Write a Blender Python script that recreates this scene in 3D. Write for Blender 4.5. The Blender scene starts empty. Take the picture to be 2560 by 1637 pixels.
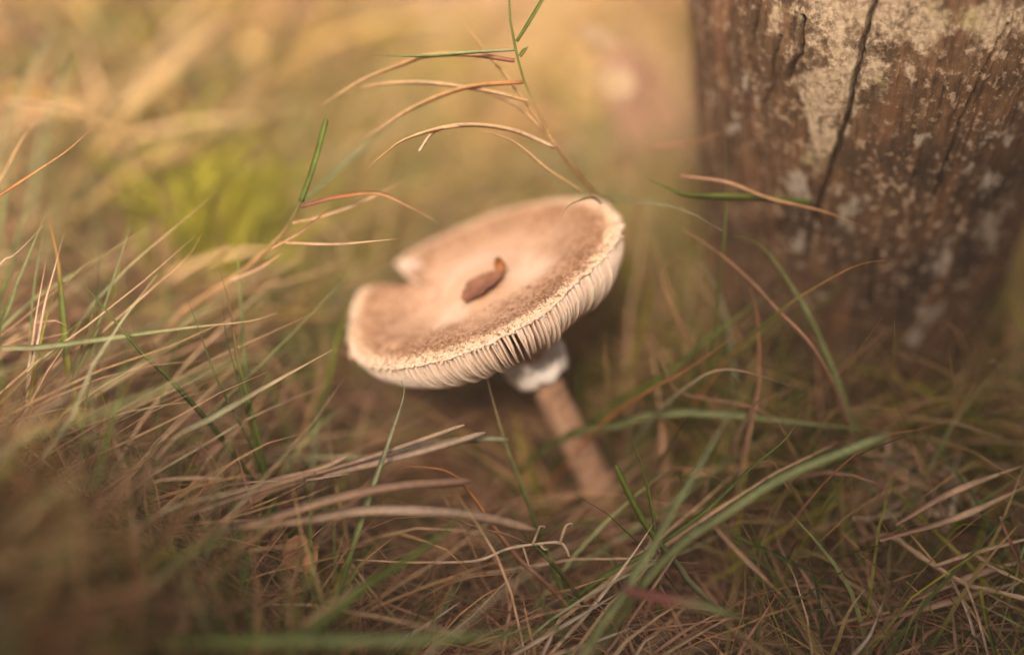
import bpy, bmesh, math, random
import numpy as np
from mathutils import Vector, Matrix, Quaternion

# ------------------------------------------------------------------ camera, world, sun, exposure
PITCH = math.radians(30.0)
CAM_H = 0.32
FOCUS = 0.452
scene = bpy.context.scene
cam_d = bpy.data.cameras.new('camera')
cam = bpy.data.objects.new('camera', cam_d)
scene.collection.objects.link(cam)
cam.location = (0, 0, CAM_H)
cam.rotation_euler = (math.pi / 2 - PITCH, 0, 0)
cam_d.lens = 50
cam_d.sensor_width = 36
cam_d.clip_start = 0.01
cam_d.clip_end = 500
cam_d.dof.use_dof = True
cam_d.dof.focus_distance = FOCUS
cam_d.dof.aperture_fstop = 1.7
scene.camera = cam

SUN_EL, SUN_AZ = math.radians(38), math.radians(188)     # azimuth clockwise from +Y (view direction)
SHADE_Y = 0.45          # where the added bush's shade ends on the ground
world = bpy.data.worlds.new('World')
scene.world = world
world.use_nodes = True
wn = world.node_tree
sky = wn.nodes.new('ShaderNodeTexSky')
sky.sky_type = 'NISHITA'
sky.sun_disc = False
sky.sun_elevation = SUN_EL
sky.sun_rotation = SUN_AZ
sky.dust_density = 9.0
sky.ozone_density = 0.3
wn.links.new(sky.outputs[0], wn.nodes['Background'].inputs[0])
wn.nodes['Background'].inputs[1].default_value = 0.075
sun_d = bpy.data.lights.new('sun', 'SUN')
sun_d.energy = 5.0
sun_d.angle = math.radians(10)
sun_d.color = (1.0, 0.79, 0.58)
sun = bpy.data.objects.new('sun', sun_d)
scene.collection.objects.link(sun)
sdir = Vector((math.sin(SUN_AZ) * math.cos(SUN_EL), math.cos(SUN_AZ) * math.cos(SUN_EL), math.sin(SUN_EL)))
sun.rotation_euler = sdir.to_track_quat('Z', 'Y').to_euler()
sun.location = sdir * 3
vs = scene.view_settings
vs.view_transform = 'Standard'
vs.look = 'None'
vs.exposure = 1.25
vs.gamma = 1.0
vs.use_curve_mapping = False
scene.render.engine = 'CYCLES'
scene.cycles.use_denoising = True
scene.cycles.max_bounces = 8
scene.cycles.transparent_max_bounces = 4
scene.cycles.caustics_reflective = False
scene.cycles.caustics_refractive = False

# ------------------------------------------------------------------ helpers
rng = np.random.default_rng(7)
random.seed(7)
COL = scene.collection
KPX = 2560 * 50 / 36.0
FW = np.array([0, math.cos(PITCH), -math.sin(PITCH)])
UP = np.array([0, math.sin(PITCH), math.cos(PITCH)])
RT = np.array([1.0, 0, 0])
CAMP = np.array([0, 0, CAM_H])

def at(px, py, d):
    """a point of the photograph at depth d, as a place in the world"""
    return CAMP + d * (FW + (px - 1280) / KPX * RT + (818.5 - py) / KPX * UP)

def proj(P):
    q = P - CAMP
    d = q @ FW
    dd = np.where(np.abs(d) < 1e-4, 1e-4, d)
    return 1280 + KPX * (q @ RT) / dd, 818.5 - KPX * (q @ UP) / dd, d

def smooth(a, b, x):
    t = np.clip((x - a) / (b - a), 0, 1)
    return t * t * (3 - 2 * t)

def _hash(i, j, k):
    n = (i * 374761393 + j * 668265263 + k * 1274126177) & 0xFFFFFFFF
    n = ((n ^ (n >> 13)) * 1274126177) & 0xFFFFFFFF
    return ((n ^ (n >> 16)) & 0xFFFF) / 65535.0

def vn(x, y, z=0.0):
    """smooth value noise in 0..1"""
    x, y, z = np.broadcast_arrays(np.asarray(x, float), np.asarray(y, float), np.asarray(z, float))
    i, j, k = (np.floor(a).astype(np.int64) for a in (x, y, z))
    u, v, w = x - i, y - j, z - k
    u, v, w = (a * a * (3 - 2 * a) for a in (u, v, w))
    r = 0
    for di in (0, 1):
        for dj in (0, 1):
            for dk in (0, 1):
                r = r + _hash(i + di, j + dj, k + dk) * (u if di else 1 - u) * (v if dj else 1 - v) * (w if dk else 1 - w)
    return r

def fbm(x, y, z=0.0, o=3):
    s, a, t = 0, 1, 0
    for q in range(o):
        s = s + a * vn(np.asarray(x) * 2**q + 17 * q, np.asarray(y) * 2**q, np.asarray(z) * 2**q)
        t += a
        a *= .5
    return s / t

def ground_z(x, y):
    x = np.asarray(x, float); y = np.asarray(y, float)
    m = 0.05 * smooth(-0.02, -0.20, x) * smooth(0.05, 0.30, y) * smooth(1.2, 0.7, y)
    m = m + 0.045 * smooth(-0.04, -0.13, x) * smooth(0.40, 0.27, y) * smooth(0.0, 0.2, y)
    m = m + 0.085 * smooth(-0.06, -0.26, x) * smooth(0.46, 0.85, y) * smooth(3.0, 1.5, y)
    far = smooth(1.5, 4.0, np.hypot(x, y))
    b = 0.012 * (fbm(x * 9 + 40, y * 9 + 40) - .5) + 0.25 * far * (fbm(x * .3 + 9, y * .3 + 5) - .5)
    near = smooth(0.10, 0.05, np.hypot(x - 0.034, y - 0.42))
    return m + b * (1 - near)

def tag(o, label=None, cat=None, group=None, kind=None):
    if label: o['label'] = label
    if cat: o['category'] = cat
    if group: o['group'] = group
    if kind: o['kind'] = kind
    return o

def mesh(name, V, F, mat=None, parent=None, col=None, smoothf=True, mats=None, fmat=None, attrs=None):
    me = bpy.data.meshes.new(name)
    me.from_pydata(np.asarray(V).tolist(), [], F.tolist() if isinstance(F, np.ndarray) else F)
    if smoothf: me.polygons.foreach_set('use_smooth', [True] * len(me.polygons))
    for m in (mats or ([mat] if mat else [])): me.materials.append(m)
    if fmat is not None: me.polygons.foreach_set('material_index', np.asarray(fmat, np.int32))
    if col is not None:
        a = me.color_attributes.new('Col', 'FLOAT_COLOR', 'POINT')
        c = np.ones((len(V), 4)); c[:, :3] = col
        a.data.foreach_set('color', c.ravel())
    for k, v in (attrs or {}).items():
        a = me.attributes.new(k, 'FLOAT', 'POINT')
        a.data.foreach_set('value', np.asarray(v, np.float32))
    me.update()
    o = bpy.data.objects.new(name, me)
    COL.objects.link(o)
    if parent: o.parent = parent
    return o

def empty(name, loc, rot=None):
    o = bpy.data.objects.new(name, None)
    o.empty_display_size = 0.01
    COL.objects.link(o)
    o.location = loc
    if rot is not None: o.rotation_euler = rot
    return o

class NT:
    """short hand for building node trees"""
    def __init__(s, name):
        s.m = bpy.data.materials.new(name); s.m.use_nodes = True
        s.t = s.m.node_tree; s.b = s.t.nodes['Principled BSDF']; s.out = s.t.nodes['Material Output']
    def n(s, typ, ins=None, **kw):
        nd = s.t.nodes.new('ShaderNode' + typ)
        for k, v in kw.items(): setattr(nd, k, v)
        for k, v in (ins or {}).items(): s.set(nd.inputs[k], v)
        return nd
    def set(s, sock, v):
        if hasattr(v, 'is_output') or hasattr(v, 'links'): s.t.links.new(v, sock)
        elif isinstance(v, (tuple, list)) and sock.type == 'RGBA' and len(v) == 3: sock.default_value = (*v, 1)
        else: sock.default_value = v
    def math(s, op, a, b=0.0, c=None, clamp=False):
        nd = s.n('Math', {0: a, 1: b}, operation=op, use_clamp=clamp)
        if c is not None: s.set(nd.inputs[2], c)
        return nd.outputs[0]
    def ramp(s, v, lo, hi):
        return s.n('MapRange', {0: v, 1: lo, 2: hi, 3: 0.0, 4: 1.0}, interpolation_type='SMOOTHSTEP').outputs[0]
    def mix(s, f, a, b, bt='MIX'):
        nd = s.n('Mix', data_type='RGBA', blend_type=bt)
        s.set(nd.inputs[0], f); s.set(nd.inputs[6], a); s.set(nd.inputs[7], b)
        return nd.outputs[2]
    def noise(s, vec, scale, detail=3, rough=.55, dist=0.0):
        return s.n('TexNoise', {'Vector': vec, 'Scale': scale, 'Detail': detail, 'Roughness': rough, 'Distortion': dist}).outputs[0]
    def bump(s, h, strength, dist):
        nd = s.n('Bump', {'Height': h, 'Strength': strength, 'Distance': dist})
        s.t.links.new(nd.outputs[0], s.b.inputs['Normal'])
        return nd

def grass_material(name, transl=0.35, rough=.55):
    t = NT(name)
    c = t.n('Attribute', attribute_name='Col').outputs['Color']
    pos = t.n('NewGeometry').outputs['Position']
    n1 = t.noise(pos, 420, 3)
    n2 = t.noise(pos, 90, 2)
    f = t.math('ADD', t.math('MULTIPLY_ADD', n1, .7, .15), t.math('MULTIPLY', n2, .9))
    c2 = t.mix(1.0, c, t.n('CombineColor', {0: f, 1: f, 2: f}).outputs[0], 'MULTIPLY')
    sp = t.ramp(t.noise(pos, 900, 1), .68, .74)
    c3 = t.mix(t.math('MULTIPLY', sp, .45), c2, (.16, .075, .03))
    t.set(t.b.inputs['Base Color'], c3)
    t.b.inputs['Roughness'].default_value = rough
    t.b.inputs['Specular IOR Level'].default_value = .3
    tr = t.n('BsdfTranslucent', {0: c3})
    mx = t.n('MixShader', {0: transl})
    t.t.links.new(t.b.outputs[0], mx.inputs[1]); t.t.links.new(tr.outputs[0], mx.inputs[2])
    t.t.links.new(mx.outputs[0], t.out.inputs[0])
    return t.m

M_GRASS = grass_material('grass_blade')

def soil_material():
    t = NT('soil')
    pos = t.n('NewGeometry').outputs['Position']
    a = t.noise(pos, 60, 6, .65); b = t.noise(pos, 9, 3)
    c = t.mix(t.ramp(a, .35, .7), (.045, .028, .016), (.15, .088, .045))
    c = t.mix(t.ramp(b, .5, .62), c, (.07, .075, .022))
    t.set(t.b.inputs['Base Color'], c)
    t.b.inputs['Roughness'].default_value = .95
    t.bump(a, .8, .006)
    return t.m

def plain(name, c1, c2, scale, rough=.7, bump=0.0, bd=.001, sss=0.0):
    t = NT(name)
    pos = t.n('TexCoord').outputs['Object']
    a = t.noise(pos, scale, 5, .6)
    t.set(t.b.inputs['Base Color'], t.mix(t.ramp(a, .3, .7), c1, c2))
    t.b.inputs['Roughness'].default_value = rough
    t.b.inputs['Specular IOR Level'].default_value = .25
    if bump: t.bump(a, bump, bd)
    if sss:
        t.b.inputs['Subsurface Weight'].default_value = sss
        t.b.inputs['Subsurface Radius'].default_value = (1, .6, .4)
        t.b.inputs['Subsurface Scale'].default_value = .003
    return t.m

# ------------------------------------------------------------------ ground: one sheet out to the horizon
g1 = np.concatenate([-np.geomspace(150, 1.3, 26), np.linspace(-1.25, 1.25, 126), np.geomspace(1.3, 150, 26)])
GX, GY = np.meshgrid(g1, g1 + 0.6, indexing='ij')
GZ = ground_z(GX, GY)
n1 = len(g1)
V = np.stack([GX, GY, GZ], -1).reshape(-1, 3)
ii, jj = np.meshgrid(np.arange(n1 - 1), np.arange(n1 - 1), indexing='ij')
q = (ii * n1 + jj).ravel()
F = np.stack([q, q + n1, q + n1 + 1, q + 1], -1)
tag(mesh('ground', V, F, soil_material()), kind='structure')

# ------------------------------------------------------------------ weathered wooden post
A1 = at(2222, 0, .514)
A0 = at(2062, 1050, .612)
ax0 = A0 + (A1 - A0) * -0.28
axd = A1 - A0
LEN = np.linalg.norm(axd); axd = axd / LEN
S0, S1 = -0.06, LEN + 0.22
side = np.cross(axd, FW); side /= np.linalg.norm(side)           # points to camera right
tocam = np.cross(axd, side); tocam /= np.linalg.norm(tocam)
if tocam @ FW > 0: tocam = -tocam
def post_r(s):
    t = s / LEN
    return .0430 + (.0745 - .0430) * np.clip(t, -.5, 1.0) + .004 * smooth(1, 2, t)
th = np.concatenate([np.linspace(-1.75, 1.75, 560), np.linspace(1.78, 2 * math.pi - 1.78, 70)])
ss = np.concatenate([np.linspace(S0, LEN + .03, 420), np.linspace(LEN + .034, S1, 60)])
TH, SS = np.meshgrid(th, ss, indexing='ij')
RR = post_r(SS)
def post_xyz(TH, SS, RR):
    return A0 + SS[..., None] * axd + RR[..., None] * (np.sin(TH)[..., None] * side + np.cos(TH)[..., None] * tocam)
P0 = post_xyz(TH, SS, RR)
ppx, ppy, ppd = proj(P0.reshape(-1, 3))
front = (np.abs(TH) < 1.45).ravel()
def post_ts(px, py):
    e = (ppx - px) ** 2 + (ppy - py) ** 2 + np.where(front, 0, 1e9)
    k = int(np.argmin(e)); return TH.ravel()[k], SS.ravel()[k]
RM = .06
def seg_dist(pts, wob=.0004, fade=True):
    """distance in metres on the post's skin to a polyline given in photo pixels"""
    q = [post_ts(*p) for p in pts]
    X, Y = TH * RM, SS
    X = X + wob * (fbm(SS * 260, TH * 2, 3) - .5) * 3
    D = np.full(X.shape, 9.0)
    for (a, b), (c, d) in zip(q[:-1], q[1:]):
        ax, ay, bx, by = a * RM, b, c * RM, d
        L2 = (bx - ax) ** 2 + (by - ay) ** 2 + 1e-12
        t = np.clip(((X - ax) * (bx - ax) + (Y - ay) * (by - ay)) / L2, 0, 1)
        D = np.minimum(D, np.hypot(X - ax - t * (bx - ax), Y - ay - t * (by - ay)))
    return D
disp = .0035 * (fbm(TH * 1.6 + 30, SS * 6) - .5) * 2 + .0016 * (fbm(TH * 14 + 60, SS * 14, 2) - .5) * 2
disp += .0006 * (fbm(TH * 55, SS * 60, 8) - .5) * 2 + .0004 * (vn(TH * 140, SS * 300) - .5)
crack = np.zeros(TH.shape)
for pts, w, dep in (
        ([(2200, -60), (2150, 140), (2122, 280), (2092, 370), (2060, 470), (2030, 560), (2012, 640)], .0005, .006),
        ([(2520, 60), (2450, 190), (2400, 300), (2360, 400), (2330, 490)], .00042, .005),
        ([(1905, -40), (1888, 60), (1868, 130)], .0006, .004),
        ([(2010, 40), (1998, 130), (1966, 200)], .0006, .003),
        ([(1950, 90), (1925, 210), (1912, 260)], .0004, .002),
        ([(2470, 470), (2440, 560), (2400, 680)], .0008, .003),
        ([(2190, 620), (2170, 760)], .0006, .002)):
    D = seg_dist(pts)
    g = np.exp(-(D / w) ** 2)
    disp -= dep * g
    disp += .0006 * np.exp(-((D - w * 2.2) / (w * 1.5)) ** 2)
    crack = np.maximum(crack, g)
lichen = np.zeros(TH.shape); damp = np.zeros(TH.shape); white = np.zeros(TH.shape)
ns = fbm(TH * 14, SS * 120, 5, 4)
def blob(px, py, rx, ry):
    a, b = post_ts(px, py)
    X = (TH - a) * RM + (.018) * (fbm(TH * 8, SS * 90, 11) - .5); Y = SS - b + .018 * (fbm(TH * 9, SS * 80, 21) - .5)
    return np.clip(1.15 - np.hypot(X / rx, Y / ry), 0, 1)
for px, py, rx, ry in ((2110, 20, .011, .022), (2090, 130, .010, .024), (2070, 240, .008, .020), (2060, 320, .0075, .013), (2190, 30, .014, .018), (2310, 50, .012, .012), (2190, 190, .007, .012), (2490, 50, .012, .010), (1985, 30, .004, .01)):
    lichen = np.maximum(lichen, blob(px, py, rx, ry))
for px, py, rx, ry in ((2000, 465, .0042, .010), (2140, 525, .0068, .0085), (2150, 545, .004, .008), (1875, 205, .0018, .003), (1880, 218, .0016, .002), (1835, 300, .002, .007), (1985, 590, .004, .004), (2350, 640, .008, .010), (2490, 560, .009, .014), (2440, 450, .008, .008), (2330, 790, .010, .008), (2270, 850, .006, .005), (2490, 330, .006, .006), (2330, 355, .004, .003)):
    white = np.maximum(white, blob(px, py, rx, ry))
for px, py, rx, ry in ((2480, 480, .030, .030), (2420, 650, .030, .035), (2300, 420, .016, .012), (2260, 700, .03, .03), (2050, 560, .02, .012), (2480, 800, .03, .05)):
    damp = np.maximum(damp, blob(px, py, rx, ry))
P = post_xyz(TH, SS, RR + disp)
nt, nS = TH.shape
V = P.reshape(-1, 3)
ii, jj = np.meshgrid(np.arange(nt), np.arange(nS - 1), indexing='ij')
a = (ii * nS + jj).ravel(); b = (((ii + 1) % nt) * nS + jj).ravel()
F = np.stack([a, b, b + 1, a + 1], -1)
topc = len(V)
V = np.vstack([V, (A0 + (S1 + .004) * axd)[None]])
Fl = F.tolist() + [[int(i * nS + nS - 1), int(((i + 1) % nt) * nS + nS - 1), topc] for i in range(nt)]
def wood_material():
    t = NT('weathered_wood')
    uv = t.n('Attribute', attribute_name='bark_uv').outputs['Vector']
    obj = t.n('TexCoord').outputs['Object']
    at_ = lambda k: t.n('Attribute', attribute_name=k).outputs['Fac']
    mp = t.n('Mapping', {'Vector': uv, 'Scale': (1, .14, 1)}).outputs[0]
    grain = t.noise(mp, 420, 5, .65, .3)
    mott = t.noise(obj, 70, 6, .7)
    fine = t.noise(obj, 520, 4, .7)
    spk = t.noise(obj, 260, 3, .6)
    g2 = t.math('ADD', t.math('MULTIPLY', grain, .55), t.math('MULTIPLY', t.noise(obj, 180, 5, .7), .45))
    c = t.mix(t.ramp(g2, .36, .64), (.040, .024, .014), (.165, .098, .057))
    c = t.mix(t.ramp(mott, .42, .66), c, (.062, .040, .025))
    c = t.mix(t.math('MULTIPLY', at_('damp'), t.ramp(t.math('ADD', mott, t.math('MULTIPLY', fine, .4)), .38, .72)), c, (.032, .023, .018))
    red = t.math('MULTIPLY', t.ramp(t.noise(mp, 130, 3), .52, .66), .55)
    c = t.mix(red, c, (.17, .085, .048))
    # fine pale crust all over, thick where the lichen grows
    s1 = t.ramp(t.math('ADD', t.math('MULTIPLY', spk, .55), t.math('MULTIPLY', fine, .45)), .53, .62)
    patch = t.ramp(t.noise(obj, 38, 4, .6), .36, .58)
    c = t.mix(t.math('MULTIPLY', t.math('MULTIPLY', s1, patch), .85), c, (.34, .245, .175))
    lm = t.ramp(t.math('ADD', at_('lichen'), t.math('MULTIPLY', t.math('SUBTRACT', spk, .5), 1.9)), .05, .95)
    lc = t.mix(t.ramp(fine, .35, .65), (.26, .20, .14), (.46, .37, .27))
    lc = t.mix(t.ramp(t.noise(obj, 60, 3), .55, .7), lc, (.36, .31, .17))
    c = t.mix(t.math('MULTIPLY', lm, .92), c, lc)
    wm = t.ramp(t.math('ADD', at_('white'), t.math('MULTIPLY', t.math('SUBTRACT', spk, .5), 2.4)), .22, 1.0)
    c = t.mix(t.math('MULTIPLY', wm, .9), c, t.mix(fine, (.22, .19, .16), (.44, .39, .34)))
    c = t.mix(at_('crack'), c, (.02, .012, .008))
    t.set(t.b.inputs['Base Color'], c)
    t.b.inputs['Roughness'].default_value = .9
    t.b.inputs['Specular IOR Level'].default_value = .2
    h = t.math('ADD', t.math('MULTIPLY', grain, .7), t.math('ADD', t.math('MULTIPLY', fine, .5), t.math('MULTIPLY', lm, .3)))
    t.bump(h, .9, .0012)
    return t.m
z1 = [0.0]
root = tag(empty('wooden_post', A0 - np.array([0, 0, A0[2]])), 'thick weathered wooden post with dark cracks and pale lichen behind the mushroom', 'post')
rl = np.array(root.location)
o = mesh('trunk', V - rl, Fl, wood_material(), root, attrs={k: np.concatenate([v.ravel(), z1]) for k, v in (('lichen', lichen), ('white', white), ('damp', damp), ('crack', crack))})
uvw = o.data.attributes.new('bark_uv', 'FLOAT_VECTOR', 'POINT')
u3 = np.zeros((len(V), 3)); u3[:-1, 0] = (TH * RM).ravel(); u3[:-1, 1] = SS.ravel()
uvw.data.foreach_set('vector', u3.ravel().astype(np.float32))

# ------------------------------------------------------------------ mushroom
R = .0517
CC = at(1202, 691, .493)                                   # cap centre
def cam2w(x, y, z): return x * RT + y * UP - z * FW
T25 = math.radians(27.0); EL = math.radians(23.9)
nrm = cam2w(-math.sin(T25) * math.cos(EL), math.cos(T25) * math.cos(EL), math.sin(EL))
uax = cam2w(math.cos(T25), math.sin(T25), 0)
vax = np.cross(nrm, uax)
BASIS = Matrix((uax, vax, nrm)).transposed()
t_ = (CC[2] + .004) / nrm[2]
BASE = at(1512, 1292, .5193)
BASE[2] = float(ground_z(BASE[0], BASE[1]))
mush = tag(empty('mushroom', BASE), 'tan mushroom with broad tilted cap, pale gills and a white ring on its stem', 'mushroom')

def ang(d): return (d + 180) % 360 - 180
def rim(ph):
    dg = np.degrees(ph) % 360
    r = 1 + .010 * (vn(ph * 3 + 20, 1) - .5) * 2 + .008 * (vn(ph * 24 + 20, 5) - .5) * 2 + .007 * (vn(ph * 90 + 20, 9) - .5) * 2
    # margin torn back at the front, gills laid bare
    tear = np.exp(-(ang(dg - 304) / 13.0) ** 2)
    r = r - .055 * tear * (.6 + .8 * vn(ph * 40, 3)) 
    lo, mid, hi = 121., 136., 141.5
    n = np.where((dg > lo) & (dg <= mid), (dg - lo) / (mid - lo), np.where((dg > mid) & (dg < hi), (hi - dg) / (hi - mid), 0))
    return r * (1 - .45 * n ** .85)
def rise(ph, x):
    dg = np.degrees(ph) % 360
    w = np.where(dg < 141, np.exp(-((dg - 141) / 45) ** 2), np.exp(-((dg - 141) / 20) ** 2))
    return (.0052 * w + .0012 * np.exp(-(ang(dg - 60) / 60) ** 2)) * x ** 2.5
def top_z(x, ph, X, Y):
    z = .0022 * np.exp(-(x / .28) ** 2) - .0012 * np.exp(-((x - .5) / .25) ** 2) - .0016 * smooth(.90, 1.0, x) ** 2
    z = z + .0022 * (fbm(X * 55 + 9, Y * 55 + 4) - .5) * smooth(1.05, .6, x)
    shag = smooth(.70, .9, x)
    z = z + shag * (.0009 * (vn(ph * 95 + 20, x * 14) - .5) + .0007 * (vn(ph * 170 + 9, x * 26, 3) - .5) + .0003 * (vn(X * 2600, Y * 2600) - .5))
    return z + .0002 * (vn(X * 1500, Y * 1500, 4) - .5)
nph = 760
ph = np.linspace(0, 2 * math.pi, nph, endpoint=False)
xs = np.concatenate([[.002], np.linspace(.03, .6, 26), np.linspace(.615, 1.0, 62)])
PH, XX = np.meshgrid(ph, xs, indexing='ij')
RP = rim(PH)
XT = XX * RP                                               # true radius fraction
X = XT * R * np.cos(PH); Y = XT * R * np.sin(PH)
Z = top_z(XT, PH, X, Y) + rise(PH, XT)
def under(x): return -.0011 - .0042 * np.clip(1 - x, 0, 1) ** .8
rows = [np.stack([X, Y, Z], -1)]
xu = np.array([1.004, 1.0, .985, .96, .9, .8, .65, .5, .3, .15, .01])
PU, XU = np.meshgrid(ph, xu, indexing='ij')
XUT = XU * rim(PU)
ZU = under(XUT) + rise(PU, XUT)
ZU[:, 0] = (Z[:, -1] + ZU[:, 1]) / 2
rows.append(np.stack([XUT * R * np.cos(PU), XUT * R * np.sin(PU), ZU], -1))
G = np.concatenate(rows, 1)
nr = G.shape[1]
ii, jj = np.meshgrid(np.arange(nph), np.arange(nr - 1), indexing='ij')
a = (ii * nr + jj).ravel(); b = (((ii + 1) % nph) * nr + jj).ravel()
F = np.stack([a, b, b + 1, a + 1], -1)
fm = (jj.ravel() >= len(xs) - 1).astype(int)

def cap_material():
    t = NT('cap_skin')
    obj = t.n('TexCoord').outputs['Object']
    sep = t.n('SeparateXYZ', {0: obj})
    flat = t.n('CombineXYZ', {0: sep.outputs[0], 1: sep.outputs[1], 2: 0.0}).outputs[0]
    r = t.math('DIVIDE', t.n('VectorMath', {0: flat}, operation='LENGTH').outputs['Value'], R)
    th_ = t.math('ARCTAN2', sep.outputs[1], sep.outputs[0])
    pol = t.n('CombineXYZ', {0: t.math('MULTIPLY', th_, 26.0), 1: t.math('MULTIPLY', r, 9.0), 2: 0.0}).outputs[0]
    rad = t.noise(pol, 5.0, 4, .7)
    big = t.noise(obj, 70, 4, .6)
    mid = t.noise(obj, 420, 4, .65)
    fine = t.noise(obj, 1300, 3, .7)
    c = t.mix(t.ramp(big, .35, .68), (.64, .42, .29), (.54, .34, .23))
    # brown scaly belt
    belt = t.math('MULTIPLY', t.ramp(r, .36, .70), t.math('SUBTRACT', 1.0, t.ramp(r, .84, .95)))
    spk = t.ramp(t.math('ADD', t.math('MULTIPLY', fine, .6), t.math('MULTIPLY', mid, .5)), .50, .60)
    lowv = t.ramp(t.noise(obj, 32, 3), .30, .60)
    c = t.mix(t.math('MULTIPLY', belt, .36), c, (.42, .24, .135))
    c = t.mix(t.math('MULTIPLY', t.math('MULTIPLY', belt, spk), t.math('MULTIPLY_ADD', lowv, .50, .32)), c, (.15, .068, .03))
    # bald pale patches near the middle
    cen = t.math('MULTIPLY', t.ramp(r, .06, .14), t.math('SUBTRACT', 1.0, t.ramp(r, .32, .46)))
    bald = t.math('MULTIPLY', cen, t.ramp(t.noise(obj, 85, 2), .52, .64))
    nb = t.noise(obj, 160, 3)
    for pu, pv, pr in ((-.28, -.33, .16), (.30, -.27, .20), (-.02, .25, .22)):
        dd = t.n('VectorMath', {0: flat, 1: (pu * R, pv * R, 0)}, operation='DISTANCE').outputs['Value']
        dd = t.math('ADD', t.math('DIVIDE', dd, pr * R), t.math('MULTIPLY', t.math('SUBTRACT', nb, .5), .9))
        bald = t.math('MAXIMUM', bald, t.math('SUBTRACT', 1.0, t.ramp(dd, .35, 1.2)))
    c = t.mix(t.math('MULTIPLY', bald, .85), c, (.72, .53, .40))
    dn = t.n('VectorMath', {0: flat, 1: (-.50 * R, .70 * R, 0)}, operation='DISTANCE').outputs['Value']
    dn = t.math('ADD', t.math('DIVIDE', dn, .20 * R), t.math('MULTIPLY', t.math('SUBTRACT', nb, .5), 1.6))
    torn = t.math('SUBTRACT', 1.0, t.ramp(dn, .5, 1.1))                 # bare white flesh beside the notch
    c = t.mix(t.math('MULTIPLY', torn, .7), c, (.74, .62, .55))
    # cream shaggy margin
    worn = t.math('MULTIPLY_ADD', t.ramp(t.math('COSINE', t.math('ADD', th_, .75)), -.45, .35), .8, .2)
    edge = t.ramp(t.math('ADD', r, t.math('MULTIPLY', t.math('SUBTRACT', mid, .5), .14)), .885, .965)
    edge = t.math('MULTIPLY', edge, worn)
    c = t.mix(t.math('MULTIPLY', edge, .92), c, t.mix(t.ramp(rad, .38, .62), (.60, .41, .25), (.88, .74, .56)))
    dots = t.math('MULTIPLY', edge, t.ramp(t.noise(obj, 480, 2), .57, .64))
    c = t.mix(t.math('MULTIPLY', dots, .85), c, (.27, .12, .055))
    stain = t.ramp(t.noise(obj, 48, 5, .7), .54, .70)
    c = t.mix(t.math('MULTIPLY', stain, .35), c, (.30, .165, .095))
    dirt = t.ramp(t.noise(obj, 330, 1), .735, .77)
    c = t.mix(t.math('MULTIPLY', dirt, .8), c, (.10, .055, .035))
    t.set(t.b.inputs['Base Color'], c)
    t.b.inputs['Roughness'].default_value = .85
    t.b.inputs['Specular IOR Level'].default_value = .2
    t.b.inputs['Subsurface Weight'].default_value = .12
    t.b.inputs['Subsurface Radius'].default_value = (1, .55, .35)
    t.b.inputs['Subsurface Scale'].default_value = .002
    h = t.math('ADD', t.math('MULTIPLY', fine, .7), t.math('MULTIPLY', mid, 1.0))
    t.bump(h, .7, .0005)
    return t.m
M_CAP = cap_material()
M_FLESH = plain('cap_flesh', (.66, .42, .31), (.78, .62, .51), 300, .8, .4, .0004, .1)
M_GILL = plain('gill', (.82, .62, .51), (.90, .74, .64), 160, .8, .2, .0003, .3)
M_STEM = plain('stem_skin', (.31, .175, .115), (.45, .28, .19), 130, .8, .5, .0006, .1)
M_RING = plain('ring_flesh', (.80, .74, .72), (.88, .84, .83), 220, .85, .5, .0008, .15)
def stem_material():
    t = NT('stem_skin_banded')
    obj = t.n('TexCoord').outputs['Object']
    band = t.noise(t.n('Mapping', {'Vector': obj, 'Scale': (.35, .35, 1)}).outputs[0], 330, 4, .7, .4)
    fib = t.noise(t.n('Mapping', {'Vector': obj, 'Scale': (1, 1, .12)}).outputs[0], 700, 4, .7)
    c = t.mix(t.ramp(fib, .35, .65), (.30, .17, .11), (.46, .29, .195))
    c = t.mix(t.math('MULTIPLY', t.ramp(band, .50, .60), .55), c, (.17, .088, .052))
    t.set(t.b.inputs['Base Color'], c)
    t.b.inputs['Roughness'].default_value = .85
    t.bump(t.math('ADD', band, fib), .8, .0008)
    return t.m
M_STEM = stem_material()
cap = mesh('cap', G.reshape(-1, 3), F, parent=mush, mats=[M_CAP, M_FLESH], fmat=fm)
cap.location = Vector(CC - BASE)
cap.rotation_euler = BASIS.to_euler()

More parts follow.
